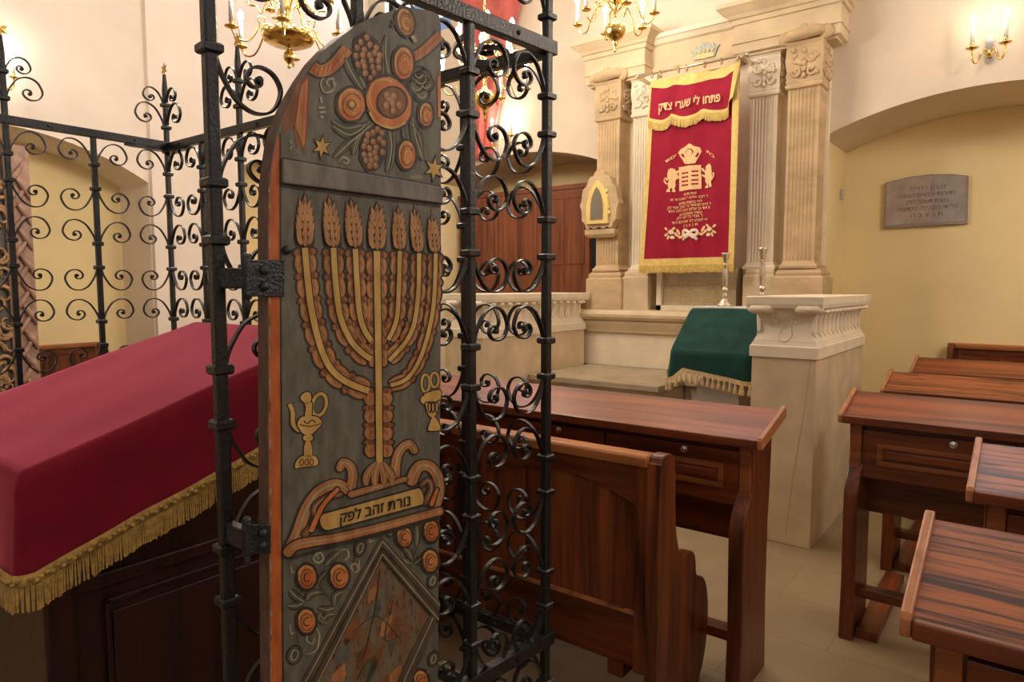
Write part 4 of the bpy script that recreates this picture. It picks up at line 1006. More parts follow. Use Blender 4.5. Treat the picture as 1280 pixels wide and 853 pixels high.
class Grille:
    """a run of uprights from point a to point b (xy)"""
    def __init__(s, label, a, b, thick=.024):
        s.a = Vector(a); s.b = Vector(b); s.d = (s.b-s.a).normalized(); s.ang = math.atan2(s.d.y, s.d.x)
        s.t = thing('iron_grille', label, 'iron grille', (s.a.x, s.a.y, 0)); s.stuff = MB(); s.n = 0; s.th = thick
    def pt(s, u): return s.a+s.d*u
    def rail(s, u0, u1, z, hw=.016, hh=.020, name='rail'):
        p, q = s.pt(u0), s.pt(u1); nx = Vector((-s.d.y, s.d.x))*hw; b = MB()
        v = [(p.x+sx*nx.x, p.y+sx*nx.y, z+sz*hh) for sx, sz in ((-1,-1),(1,-1),(1,1),(-1,1))]+[(q.x+sx*nx.x, q.y+sx*nx.y, z+sz*hh) for sx, sz in ((-1,-1),(1,-1),(1,1),(-1,1))]
        b.add(v, [(0,1,2,3),(7,6,5,4),(0,4,5,1),(1,5,6,2),(2,6,7,3),(3,7,4,0)])
        n = max(2, int((u1-u0)/.33))
        for i in range(n):
            for sx in (-1, 1):
                w = s.pt(u0+(u1-u0)*(i+.5)/n)+Vector((-s.d.y, s.d.x))*hw*sx
                b.ball((w.x, w.y, z), .007, .007, .007, 6)
        return b.build(name, M['iron'], s.t, bevel=.002)
    def place(s, data, name, x, y, z, rot, parent):
        o = bpy.data.objects.new(name, data); COL.objects.link(o); o.parent = parent
        o.location = Vector((x, y, z))-ORG[s.t.name]; o.rotation_euler = rot; return o
    def post(s, u, z1, z0=.10, th=None, left=True, right=True, detail=True, units=ZU, tiers=True, star=False, minz=0, up=None):
        th = th or s.th; p = s.pt(u); b = MB(); h = th/2
        c, sn = math.cos(s.ang), math.sin(s.ang)
        def q(x, y): return (p.x+x*c-y*sn, p.y+x*sn+y*c)
        zz = [z0, z1-.07, z1] if star else [z0, z1]
        ch = h*.28; sec = [(-h, -h+ch), (-h+ch, -h), (h-ch, -h), (h, -h+ch), (h, h-ch), (h-ch, h), (-h+ch, h), (-h, h-ch)]
        v = []; f = []
        for i, z in enumerate(zz):
            k = .55 if (star and i == len(zz)-1) else 1
            for x, y in sec: v.append((*q(x*k, y*k), z))
        for i in range(len(zz)-1):
            for k in range(8): l = (k+1) % 8; f.append((i*8+k, i*8+l, i*8+8+l, i*8+8+k))
        f += [tuple(range(7, -1, -1)), tuple((len(zz)-1)*8+k for k in range(8))]; b.add(v, f)
        po = b.build('post', M['iron'], s.t)
        rows = []
        for zc in units:
            if zc+.16 > z1 or zc-.04 < z0: continue
            rows.append((zc+.055, 1, SCM))
            if zc > .3: rows.append((zc-.055, -1, SCM))
        if tiers: 
            rows.append((2.290, 1, SCM)); 
            if z1 > 2.45: rows.append((2.400, 1, SCM2))
        for z, ud, me in rows:
            if detail or z > minz: s.place(collar_data(round(th, 4)), 'collar', p.x, p.y, z, (0, 0, s.ang), po)
            for on, sg in ((left, -1), (right, 1)):
                if not on: continue
                off = s.d*(sg*h*.8)
                rot = {(1, 1): (0, 0, s.ang), (1, -1): (PI, 0, s.ang), (-1, 1): (0, 0, s.ang+PI), (-1, -1): (PI, 0, s.ang+PI)}[(sg, ud)]
                if detail and z > minz: s.place(me, 'scroll', p.x+off.x, p.y+off.y, z, rot, s.t); s.n += 1
                else:
                    mt = Matrix.Translation((p.x+off.x, p.y+off.y, z)) @ (Matrix.Rotation(rot[2], 4, 'Z') @ Matrix.Rotation(rot[0], 4, 'X'))
                    s.stuff.add([mt @ w.co for w in me.vertices], [tuple(w.vertices) for w in me.polygons])
        if star: s.place(STAR, 'star_finial', p.x, p.y, z1+.026, (0, 0, s.ang), po)
        return po
    def finish(s):
        if s.stuff.v: tag(s.stuff.build('scroll', M['iron'], s.t), kind='stuff')
P3 = (-1.182, 1.709); P0 = (-1.273, .715); CN = (-3.482, 1.705)
gA = Grille('near wrought-iron grille with scrolls, standing behind the painted door and beside the pew bench', P3, P0)
for u, kw in ((0, dict(left=False, th=.026, z1=2.62, star=True)), (.318, dict(z1=2.19, tiers=False)), (.665, dict(z1=2.19, tiers=False)), (1.002, dict(right=False, z1=2.62, th=.0245, star=True))):
    gA.post(u, **kw)
gA.rail(-.03, 1.012, ZRT); gA.rail(-.03, 1.012, ZRB); gA.rail(-.0, 1.002, .12); gA.finish()
gB = Grille('far wrought-iron grille facing the ark, running from the corner post to the far left corner', P3, CN)
LB = (Vector(CN)-Vector(P3)).length
for i in range(1, 8):
    u = LB*i/7
    far = i >= 5
    gB.post(u, z1=2.548 if i in (2, 5, 7) else 2.19, star=i in (2, 5, 7), tiers=i in (2, 5, 7), detail=(i == 1 or far), minz=1.15 if far else 0, right=i < 7, th=.022)
# scrolls of the shared corner post on this side
for zc in ZU:
    for z, ud in ((zc+.055, 1), (zc-.055, -1))[:1 if zc < .3 else 2]:
        rot = (0, 0, gB.ang) if ud == 1 else (PI, 0, gB.ang)
        gB.place(SCM, 'scroll', P3[0]+gB.d.x*.012, P3[1]+gB.d.y*.012, z, rot, gB.t)
gB.rail(0.0, LB+.02, ZRT-.012, .014, .018); gB.rail(0, LB, ZRB, .014, .018); gB.rail(0, LB, .12, .014, .018); gB.finish()
gC = Grille('wrought-iron grille at far left with a star-topped bar, before the carved column', CN, (CN[0], CN[1]-1.36))
for i in range(1, 5):
    gC.post(.338*i, z1=2.548 if i in (2, 4) else 2.19, star=i in (2, 4), tiers=i in (2, 4), detail=i < 3, minz=1.0, th=.022)
for zc in ZU:
    for z, ud in ((zc+.055, 1), (zc-.055, -1)):
        rot = (0, 0, gC.ang) if ud == 1 else (PI, 0, gC.ang)
        if z > 1.1: gC.place(SCM, 'scroll', CN[0], CN[1]-.011, z, rot, gC.t)
for z, me in ((2.29, SCM), (2.40, SCM2)): gC.place(me, 'scroll', CN[0], CN[1]-.011, z, (0, 0, gC.ang), gC.t)
gC.rail(-.02, 1.42, ZRT-.002, .014, .018); gC.rail(0, 1.42, ZRB, .014, .018); gC.rail(0, 1.42, .12, .014, .018); gC.finish()
# flat scroll braced in the corner under the top rail, and plates under the far corner
bp_ = gA.pt(.318); o = gA.place(SCM, 'corner_scroll', bp_.x-.01, bp_.y+.012, 2.165, (-PI/2, 0, gA.ang+PI), gA.t); o.scale = (1.55, 1, 1.5)
for g_, sg, u_ in ((gB, -1, LB), (gC, 1, 0)):
    b = MB(); d_ = g_.d*sg; n_ = Vector((-d_.y, d_.x))*.022; c_ = Vector(CN); q_ = []
    for t_, w_ in ((-.01, 1), (.05, 1.5), (.10, .6), (.16, 1.0), (.20, .4)): q_.append((c_+d_*t_, w_))
    b.pz([tuple(p_+n_*w_) for p_, w_ in q_]+[tuple(p_-n_*w_) for p_, w_ in reversed(q_)], 2.163 if g_ is gB else 2.173, 2.175 if g_ is gB else 2.185); b.build('corner_plate', M['iron'], g_.t)
# low stone kerb the grille stands on
b = MB()
for (a, c) in ((P3, P0), (P3, CN), (CN, (CN[0], CN[1]-1.42))):
    a, c = Vector(a), Vector(c); d = (c-a).normalized(); n_ = Vector((-d.y, d.x))*.07; a = a-d*.07; c = c+d*.07
    b.pz([tuple(a+n_), tuple(c+n_), tuple(c-n_), tuple(a-n_)], 0, .10)
tag(b.build('stone_kerb', M['step']), 'low tan stone kerb under the iron grille', 'kerb')

# ------------------------------------------------------------------ painted door leaf folded back against the near grille
dd = Vector((math.sin(math.radians(2)), math.cos(math.radians(2)), 0)); dn = Vector((dd.y, -dd.x, 0))     # along the leaf / out of its face
_r = ray(335, 358); YD = .775
DA = Vector((_r.x/_r.y*YD, YD, 0))
def DP(px, py, off=0):
    r = ray(px, py); n_ = dn; t = (DA-EYEP).dot(n_)/r.dot(n_)
    return EYEP+r*t+n_*off
dl = thing('painted_door_leaf', 'old painted wooden door leaf with rounded top, showing a golden menorah', 'door', (DA.x, DA.y, .3))
OUT = [(336, 230), (338, 212), (343, 178), (348, 160), (357, 137), (365, 121), (378, 99), (393, 77), (409, 60), (427, 45), (447, 31), (462, 23), (478, 17), (495, 12), (511, 10), (523, 11), (534, 12.7), (544, 16), (549, 20), (551, 31), (551, 300), (550.5, 480), (548.5, 680), (547, 853), (546.5, 905), (338.5, 905), (337, 853), (335.5, 640), (334.5, 380), (334.5, 260)]
TH = .036
b = MB(); q = [DP(*p) for p in OUT]; n = len(q)
b.add(q+[p-dn*TH for p in q], [tuple(range(n)), tuple(range(2*n-1, n-1, -1))], 0)
b.add(q+[p-dn*TH for p in q], [(i, n+i, n+(i+1) % n, (i+1) % n) for i in range(n)], 1)
b.build('board', [PT['grey'], PT['edge']], dl, bevel=.0015)
LAY = .0005
class Art:
    def __init__(s): s.b = MB(); s.mats = []
    def mi(s, m):
        if m not in s.mats: s.mats.append(m)
        return s.mats.index(m)
    def poly(s, pts, m, lay=1, sm=0):
        if sm: pts = [tuple(p) for p in smooth_path(pts, sm, True)]
        s.b.add([DP(x, y, LAY*lay) for x, y in pts], [tuple(range(len(pts)))], s.mi(m))
    def ell(s, cx, cy_, rx, ry, m, lay=1, rot=0, n=20, wob=.0):
        c, sn = math.cos(rot), math.sin(rot)
        s.poly([(cx+rx*k*math.cos(a)*c-ry*k*math.sin(a)*sn, cy_+rx*k*math.cos(a)*sn+ry*k*math.sin(a)*c) for a, k in [(2*PI*i/n, 1+wob*math.sin(i*2.3)) for i in range(n)]], m, lay)
    def ring(s, cx, cy_, rx, ry, w, m, lay=1, rot=0, a0=0, a1=2*PI):
        c, sn = math.cos(rot), math.sin(rot); N = 22
        s.stroke([(cx+rx*math.cos(a)*c-ry*math.sin(a)*sn, cy_+rx*math.cos(a)*sn+ry*math.sin(a)*c) for a in [a0+(a1-a0)*i/N for i in range(N+1)]], w, m, lay, 1)
    def stroke(s, pts, w, m, lay=1, sm=5, taper=False):
        P = smooth_path(pts, sm) if sm > 1 else [Vector(p) for p in pts]; n = len(P); L = []; R = []
        for i, p in enumerate(P):
            t = P[min(i+1, n-1)]-P[max(i-1, 0)]
            if t.length < 1e-6: t = Vector((1, 0))
            t.normalize(); u = i/(n-1)
            ww = (w(u) if callable(w) else w)*(.5 if not taper else .5*math.sin(PI*min(1, max(0, .08+.84*u)))**.7)
            nn = Vector((-t.y, t.x))*ww; L.append(p+nn); R.append(p-nn)
        v = [DP(p.x, p.y, LAY*lay) for p in L+R]
        s.b.add(v, [(i, i+1, n+i+1, n+i) for i in range(n-1)], s.mi(m))
    def leaf(s, pts, w, m, lay=3, out=PT['dark'], vein=PT['pale']):
        s.stroke(pts, w+3.0, out, lay, 5, True); s.stroke(pts, w, m, lay+1, 5, True)
        if vein: s.stroke(pts, max(.8, w*.16), vein, lay+2, 5, True)
    def build(s, name): return s.b.build(name, s.mats, dl)
rnd = random.Random(11)
# border strip and mouldings
A = Art()
A.poly([(337.5, 232), (339, 213), (344, 181), (349, 166), (350, 200), (350.5, 380), (352, 640), (353.5, 853), (354, 905), (339.5, 905), (338, 853), (336.5, 640), (335.5, 380), (335.5, 260)], PT['orange'], 1)
A.stroke([(350, 166), (350, 200), (350.5, 380), (352, 640), (353.5, 853), (354, 905)], 2.2, PT['dark'], 2, 1)
for i in range(34):
    y = 215+i*19.5+rnd.uniform(-6, 6); A.stroke([(335.6+(y-260)*.0042+rnd.uniform(0, 1), y), (336.2+(y-260)*.0042, y+rnd.uniform(4, 14))], rnd.uniform(.8, 2.2), PT['pale'] if i % 3 else PT['brown2'], 2, 1)
A.build('orange_border')
b = MB()
def bar_relief(b, quad, h, mi=0):
    v = [DP(*p, 0) for p in quad]+[DP(*p, h) for p in quad]
    b.add(v, [(4,5,6,7),(0,1,5,4),(1,2,6,5),(2,3,7,6),(3,0,4,7)], mi)
bar_relief(b, [(351, 199), (550.8, 234.5), (550.6, 255), (351, 229.5)], .010)
b.build('cross_moulding', PT['band'], dl, bevel=.003)
A = Art(); A.stroke([(351, 198), (550.8, 233.8)], 3.2, PT['dark'], 3, 1); A.stroke([(351, 231.8), (550.6, 257.3)], 4.6, PT['dark'], 3, 1)
A.build('moulding_line')
# ---- menorah
STEMS = [
 [(380,310),(381.5,328),(383.5,350),(387.5,383),(396,422),(407,452),(420,469),(437,480),(460,489)],
 [(415.7,310),(418.5,355),(424,394.5),(435.4,422.6),(450,440),(463,449)],
 [(443,311.4),(445.2,355),(448,389),(453.6,411),(463,426)],
 [(498.7,314),(497.3,360.7),(494.5,400),(484,425)],
 [(522.6,317),(522,360.7),(517,403),(505.7,428),(485,451)],
 [(543.5,317),(542.3,360.7),(538,400),(525.4,445),(508,473),(487,482)]]
CENT = [(470,314),(470.5,360.7),(471.5,420),(472,459),(472.6,520),(473.3,583)]
A = Art()
def sheath(path, w0, step, first=0):
    P = smooth_path(path, 12); D = [0]
    for i in range(1, len(P)): D.append(D[-1]+(P[i]-P[i-1]).length)
    def pos(d):
        d = max(0, min(D[-1]-.01, d)); k = next(i for i in range(1, len(P)) if D[i] >= d); t = (P[k]-P[k-1]).normalized()
        return P[k-1]+(P[k]-P[k-1])*((d-D[k-1])/max(1e-6, D[k]-D[k-1])), t
    A.stroke(path, w0*.62, PT['dark'], 1)
    n = max(2, round((D[-1]-first)/step)); st = (D[-1]-first)/n
    for k in range(n):
        for part, (dd_, a_, o_, r_) in enumerate(((.12, .15, .30, .23), (.58, .40, .27, .22))):
            p, t = pos(first+st*(k+dd_)); nn = Vector((-t.y, t.x)); an = math.atan2(t.y, t.x)
            for sg in (-1, 1):
                c = p+nn*sg*w0*o_*1.12
                A.ell(c.x, c.y, st*a_+2.6, w0*r_+2.8, PT['dark'], 2, an, 16, .03)
                A.ell(c.x, c.y, st*a_+.3, w0*r_+.4, PT['brown'] if part else PT['brown2'], 3, an, 16, .03)
                e = c+nn*sg*w0*r_*.35
                A.stroke([(e.x-t.x*st*a_*.7, e.y-t.y*st*a_*.7), (e.x+nn.x*sg*.8, e.y+nn.y*sg*.8), (e.x+t.x*st*a_*.7, e.y+t.y*st*a_*.7)], 1.5, PT['brown3'] if part else PT['brown'], 4, 3, True)
                A.stroke([(c.x-nn.x*sg*w0*r_*.5-t.x*st*a_*.5, c.y-nn.y*sg*w0*r_*.5-t.y*st*a_*.5), (c.x, c.y), (c.x+nn.x*sg*w0*r_*.4+t.x*st*a_*.5, c.y+nn.y*sg*w0*r_*.4+t.y*st*a_*.5)], 1.0, PT['brown2'], 4, 3, True)
for i, s_ in enumerate(STEMS): sheath(s_, (25, 23, 21.5, 19.5, 17.5, 16)[i], 29, 2)
sheath(CENT[:4], 24, 30, 2)
sheath([(472.3,486),(472.7,530),(473.0,572)], 33, 22)
for s_, w in zip(STEMS+[CENT], (7.6, 7.0, 6.6, 5.2, 5.2, 4.8, 7.8)):
    A.stroke(s_, w+3.0, PT['dark'], 6); A.stroke(s_, w, PT['yellow'], 7)
# flames like ears of wheat
TOPS = [(380.5,240,380,311,25),(410.6,243,415.5,312,23),(438,246,443,312,23),(470.5,251,470,315,25),(497,256,498.5,315,19),(517,257,522,318,17.5),(539,267,543,318,17)]
def pleaf(x, y, x2, y2, w, m, lay):
    d = Vector((x2-x, y2-y)); L_ = d.length; d.normalize(); n_ = Vector((-d.y, d.x)); o = Vector((x, y))
    def shape(k, ext):
        q = [o-d*ext*.4]+[o+d*(L_*u)+n_*(w*k*v+ext*.5) for u, v in ((.12, .34), (.35, .5), (.62, .36))]+[o+d*(L_+ext)]+[o+d*(L_*u)-n_*(w*k*v+ext*.5) for u, v in ((.62, .36), (.35, .5), (.12, .34))]
        return [tuple(p) for p in q]
    A.poly(shape(1, 1.7), PT['dark'], lay); A.poly(shape(.92, 0), m, lay+1)
    A.poly([tuple(o+d*(L_*.12)), tuple(o+d*(L_*.45)+n_*w*.16), tuple(o+d*(L_*.9)), tuple(o+d*(L_*.45)-n_*w*.06)], PT['pale'] if m is PT['brown'] else PT['brown'], lay+2)
for tx, ty, bx, by, w in TOPS:
    H_ = by-ty; ax = lambda u: bx+(tx-bx)*u; ay = lambda u: by-H_*u
    A.stroke([(tx, ty+6), (tx+.3, ty-8)], 1.6, PT['brown2'], 2, 1)
    A.poly([(tx, ty), (ax(.72)+w*.30, ay(.72)), (ax(.45)+w*.50, ay(.45)), (ax(.12)+w*.52, ay(.12)), (bx+w*.3, by+3), (bx-w*.3, by+3), (ax(.12)-w*.52, ay(.12)), (ax(.45)-w*.50, ay(.45)), (ax(.72)-w*.30, ay(.72))], PT['dark'], 1, 3)
    lay = 3
    pleaf(ax(.60), ay(.60), tx, ty+2, w*.30, PT['brown'], lay)
    for r_, u in enumerate((.62, .48, .34, .20, .06)):
        lay = 4+r_*.8; sp = (.16, .24, .30, .34, .30)[r_]
        for sg in (-1, 1):
            pleaf(ax(u)+sg*w*sp*.55, ay(u), ax(u+.26)+sg*w*(sp+.13), ay(u+.27), w*.27, PT['brown'] if (r_+(sg > 0)) % 2 else PT['brown3'], lay)
        pleaf(ax(u-.03), ay(u-.03), ax(u+.22), ay(u+.24), w*.27, PT['brown3'] if r_ % 2 else PT['brown'], lay+.5)
# foot of the menorah, scrolls and cartouche
def limb(p, w, m=PT['brown'], lay=5, hl=True):
    for (q, k) in ((p[0], 1), (p[-1], .75)): A.ell(q[0], q[1], (w*k+4.2)/2, (w*k+4.2)/2, PT['dark'], lay-.3, 0, 14); A.ell(q[0], q[1], w*k/2, w*k/2, m, lay+.6, 0, 14)
    A.stroke(p, lambda u: (w+4.5)*(1-.25*u), PT['dark'], lay); A.stroke(p, lambda u: w*(1-.25*u), m, lay+1)
    if hl: A.stroke(p, w*.18, PT['pale'], lay+2, 5, True)
for sx in (-14, -5, 5, 13): A.leaf([(473+sx*1.2, 607), (473+sx*1.1, 594), (473+sx*.35, 578)], 9, PT['brown'], 7, PT['dark'], PT['pale'])
limb([(437, 613), (440, 596), (437, 583), (428, 578), (424, 585)], 12); limb([(493, 598), (494, 578), (500, 562), (511, 555), (517, 563)], 12)
limb([(438, 618), (470, 609), (505, 599)], 8, PT['brown'], 6)
limb([(362, 686), (372, 664), (382, 636), (398, 614), (420, 605), (434, 613)], 15, PT['brown'], 5)
limb([(380, 668), (393, 650), (392, 634), (406, 622), (424, 618)], 8, PT['brown2'], 7); limb([(388, 662), (402, 632), (420, 612)], 6, PT['fruit'], 9, False)
limb([(514, 600), (522, 584), (536, 583), (546, 596), (548, 616), (543, 634)], 14, PT['brown'], 5)
limb([(530, 628), (538, 612), (534, 600), (526, 606)], 7, PT['brown2'], 7); limb([(538, 630), (545, 612)], 5, PT['fruit'], 9, False)
limb([(359, 690), (372, 680), (420, 672), (470, 660), (548, 639)], 12, PT['brown'], 8); A.stroke([(362, 697), (420, 681), (480, 666), (549, 647)], 3.5, PT['dark'], 10)
A.stroke([(359, 687), (400, 679), (470, 662), (548, 642)], 2.2, PT['fruit'], 10)
A.stroke([(404, 652.6), (464, 636.4), (524, 620)], 25, PT['dark'], 9, 1); A.ell(404, 653, 9, 12.5, PT['dark'], 9.3, -.2); A.ell(523, 620, 6, 13, PT['dark'], 9.3, -.2)
A.stroke([(405, 652.4), (464, 636.4), (523, 620.4)], 20.5, PT['yellow'], 11, 1); A.ell(405.5, 652, 7, 10.1, PT['yellow'], 11.4, -.2); A.ell(522.5, 620.5, 4.5, 10.2, PT['yellow'], 11.4, -.2)
A.build('painted_menorah')
A = Art()
v, f = text_shapes(heb('נורת זהב לפק'), 1, .022); x0 = min(p[0] for p in v); x1 = max(p[0] for p in v)
put_text(A.b, v, f, lambda x, y: DP(423+88*((x-x0)/(x1-x0)), 653.5-22.5*((x-x0)/(x1-x0))-y*19, LAY*13), .022, A.mi(PT['dark'])); A.build('menorah_lettering')
# ---- ewer and covered cup
A = Art()
def ol(pts, m=PT['yellow'], lay=3, g=1.16):
    cx_ = sum(p[0] for p in pts)/len(pts); cy_ = sum(p[1] for p in pts)/len(pts)
    q = []
    for x, y in pts:
        l = math.hypot(x-cx_, y-cy_) or 1; q.append((x+(x-cx_)/l*1.8, y+(y-cy_)/l*1.8))
    A.poly(q, PT['dark'], lay, 3); A.poly(pts, m, lay+1, 3)
def zz(x, y): return (320+x/3.554, 440+y/3.554)
A.stroke([zz(*p) for p in ((200,352),(178,345),(160,320),(160,270),(150,238),(146,228))], 8, PT['dark'], 1); A.stroke([zz(*p) for p in ((200,350),(180,342),(163,318),(162,270),(152,240),(147,231))], 5, PT['yellow'], 2)
A.ring(*zz(280,235), 8.5, 14, 6.5, PT['dark'], 1, .25); A.ring(*zz(280,235), 8.5, 14, 4, PT['yellow'], 2, .25)
ol([zz(*p) for p in ((216,285),(220,250),(216,225),(245,225),(246,250),(243,285))]); ol([zz(*p) for p in ((195,205),(203,190),(225,178),(240,188),(242,215),(225,232),(208,222))])
ol([zz(*p) for p in ((182,318),(200,290),(240,285),(275,292),(290,318),(262,350),(240,368),(212,366),(192,345))])
ol([zz(*p) for p in ((212,372),(245,370),(250,388),(230,398),(210,390))]); ol([zz(*p) for p in ((217,402),(240,400),(246,460),(212,462))])
ol([zz(*p) for p in ((176,488),(196,466),(232,458),(262,465),(274,490),(262,505),(200,512),(172,516))])
for x in (200, 222, 244): A.ring(*zz(x, 490), 2.2, 4, 1.2, PT['brown2'], 6)
A.stroke([zz(*p) for p in ((190,322),(235,330),(285,318))], 1.6, PT['brown2'], 6); A.stroke([zz(*p) for p in ((208,305),(225,318),(245,302),(262,314))], 1.4, PT['dark'], 6)
A.build('painted_ewer')
A = Art()
A.ring(*zz(752,140), 5, 11, 5.5, PT['dark'], 1); A.ring(*zz(752,140), 5, 11, 3, PT['yellow'], 2)
A.ring(*zz(792,125), 5, 9, 5.5, PT['dark'], 1); A.ring(*zz(792,125), 5, 9, 3, PT['yellow'], 2)
ol([zz(*p) for p in ((745,200),(752,185),(815,170),(816,215),(805,262),(785,292),(765,280),(752,240))]); ol([zz(*p) for p in ((728,215),(738,195),(748,212),(742,232))]); ol([zz(*p) for p in ((782,290),(800,300),(816,345),(768,350),(764,335))])
for x in (768, 783, 800): A.ring(*zz(x, 245), 2, 7, 1.3, PT['dark'], 6)
A.stroke([zz(*p) for p in ((750,222),(785,226),(815,212))], 1.6, PT['dark'], 6)
A.build('painted_cup')
# ---- fruit and flowers at the top
A = Art()
def t1(x, y): return (320+x/3.554, y/3.554)
def flower(cx, cy_, rx, ry, rot=0, m=PT['fruit'], rings=3):
    A.ell(cx, cy_, rx+3.4, ry+3.6, PT['dark'], 5, rot, 20, .03); A.ell(cx, cy_, rx, ry, m, 6, rot, 20, .02)
    for i in range(1, rings): A.ring(cx+rx*.06*i, cy_+ry*.06*i, rx*(1-.3*i), ry*(1-.3*i), 1.6, PT['brown2'] if i % 2 else PT['yellow'], 7, rot, .6*i, 5.2+.6*i)
    A.ring(cx-rx*.1, cy_-ry*.1, rx*.78, ry*.78, 2.0, PT['yellow'], 7, rot, 2.6, 5.6)
def leafp(pts, w, m=PT['green']): A.leaf([t1(*p) for p in pts], w, m, 2, PT['dark'], PT['pale'])
leafp([(395,255),(415,310),(470,400)], 9); leafp([(440,250),(455,330),(490,400)], 7); leafp([(580,155),(572,240),(590,335)], 9); leafp([(560,200),(565,270),(560,340)], 6)
leafp([(505,540),(420,600),(338,560)], 10); leafp([(500,550),(400,570),(335,535)], 7); leafp([(520,555),(450,610),(430,690)], 9); leafp([(520,545),(420,630),(345,700)], 10); leafp([(500,555),(455,620),(440,680)], 6)
leafp([(590,580),(600,660),(580,765)], 9); leafp([(610,585),(610,680),(595,760)], 5); leafp([(690,500),(705,600),(740,715)], 10); leafp([(680,540),(720,600),(735,660)], 7); leafp([(650,560),(655,600),(665,640)], 5)
for cx_, cy_, r in ((730,350,13),(712,385,11),(752,375,10),(735,420,9),(720,330,9)): A.ell(*t1(cx_, cy_), r+2, r+2, PT['dark'], 3); A.ell(*t1(cx_, cy_), r*.85, r*.85, PT['green'], 4); A.ring(*t1(cx_, cy_), r*.5, r*.5, 1.2, PT['pale'], 5, 0, 0, 3)
def grapes(cx_, cy_, rx, ry, rot, n=44):
    A.ell(*t1(cx_, cy_), rx/3.554+3, ry/3.554+3, PT['dark'], 4, rot, 22, .05)
    r_ = random.Random(int(cx_)); pts = []
    for _ in range(3000):
        a = r_.random()*2*PI; q = math.sqrt(r_.random())*.9; x = q*math.cos(a)*rx; y = q*math.sin(a)*ry
        if all(math.hypot(x-p[0], y-p[1]) > 23 for p in pts): pts.append((x, y))
        if len(pts) >= n: break
    c, sn = math.cos(rot), math.sin(rot)
    for x, y in pts:
        X, Y = cx_+x*c-y*sn, cy_+x*sn+y*c
        A.ell(*t1(X, Y), 4.0, 4.6, PT['brown2'], 5, 0, 10); A.ell(*t1(X-2, Y-2), 3.2, 3.8, PT['brown'], 6, 0, 10); A.ell(*t1(X-5, Y-5), 1.4, 1.9, PT['pale'], 7, 0, 8)
grapes(495, 258, 58, 104, -.22); grapes(520, 658, 50, 98, .18)
flower(*t1(587,455), 27, 33, -.5, PT['fruit'], 1); A.ell(*t1(600,455), 18.5, 19.5, PT['brown2'], 8, .3); A.ring(*t1(600,455), 18.5, 19.5, 2, PT['dark'], 9, .3)
for x, y in ((575,425),(605,430),(572,470),(600,460),(628,468),(603,492),(585,447)): A.ell(*t1(x, y), 4.6, 5.6, PT['brown2'], 9); A.ell(*t1(x, y), 3.7, 4.8, PT['brown'], 10); A.ell(*t1(x-3, y-3), 1.5, 2, PT['pale'], 11)
A.stroke([t1(*p) for p in ((500,500),(530,545),(600,570),(660,545))], 3, PT['yellow'], 8)
flower(*t1(420,465), 17, 20.5); A.ell(*t1(420,465), 6, 6.5, PT['brown2'], 8); A.ell(*t1(420,465), 3.4, 4, PT['yellow'], 9)
flower(*t1(652,282), 12, 20); flower(*t1(752,510), 8, 14.5); flower(*t1(666,688), 10.5, 17.5)
flower(*t1(660,98), 10, 17, -.2, PT['brown']); A.stroke([t1(*p) for p in ((690,160),(705,188))], 5, PT['pale'], 8, 1); A.stroke([t1(*p) for p in ((600,90),(612,105),(595,120))], 4, PT['dark'], 6, 1)
# swags
for p, w in (([(390,84),(400,89),(415,83),(434,61)], 15), ([(516,72),(530,63),(550,44)], 12)):
    A.stroke(p, w+5, PT['dark'], 2); A.stroke(p, w, PT['brown'], 3); A.stroke(p, w*.45, PT['fruit'], 4)
    for k in range(9): q = lerp_path(p, (k+.5)/9); A.stroke([(q[0]-2, q[1]+w*.35), (q[0]+1, q[1]-w*.3)], 1.1, PT['brown2'], 5, 1)
A.poly([t1(*p) for p in ((190,350),(235,335),(235,500),(215,690),(195,640),(180,660),(165,560),(120,600),(115,530))], PT['brown2'], 2); A.poly([t1(*p) for p in ((200,380),(228,345),(222,520),(208,660),(190,600),(172,560))], PT['brown'], 3)
A.stroke([t1(*p) for p in ((222,360),(215,500),(208,640))], 3.5, PT['fruit'], 4); A.stroke([t1(*p) for p in ((195,420),(180,540))], 3, PT['fruit'], 4)
A.poly([t1(*p) for p in ((800,330),(819,310),(820,540),(806,535))], PT['brown2'], 2); A.stroke([t1(*p) for p in ((812,340),(812,520))], 3, PT['fruit'], 3)
for (cx_, cy_, r) in ((401.6,184,12.5), (542,211.5,13.5)):
    for lay, m, k in ((4, PT['dark'], 1.28), (5, PT['yellow'], 1.0)):
        A.poly([(cx_+r*k*q*math.cos(a)*.86, cy_+r*k*q*math.sin(a)*1.1) for a, q in [(-PI/2+.15+PI*i/6, 1 if i % 2 == 0 else .42) for i in range(12)]], m, lay)
for pa in ([(300,345),(285,370),(300,410),(335,405),(348,375),(330,350),(310,370),(325,385)], [(285,430),(290,460)], [(275,480),(305,478)], [(280,500),(310,498)], [(285,520),(298,522)], [(340,345),(345,400)], [(150,625),(155,640)], [(155,652),(150,665)], [(365,720),(385,700),(410,712),(400,728),(385,720)]):
    A.stroke([t1(*p) for p in pa], 2.6, PT['pale'], 4, 4, len(pa) > 2)
for i in range(6): x = 680+i*9; A.stroke([t1(x, 795), t1(x+4, 775+3*(i % 2)), t1(x+9, 797)], 1.3, PT['pale'], 4, 1)
A.build('painted_fruit')
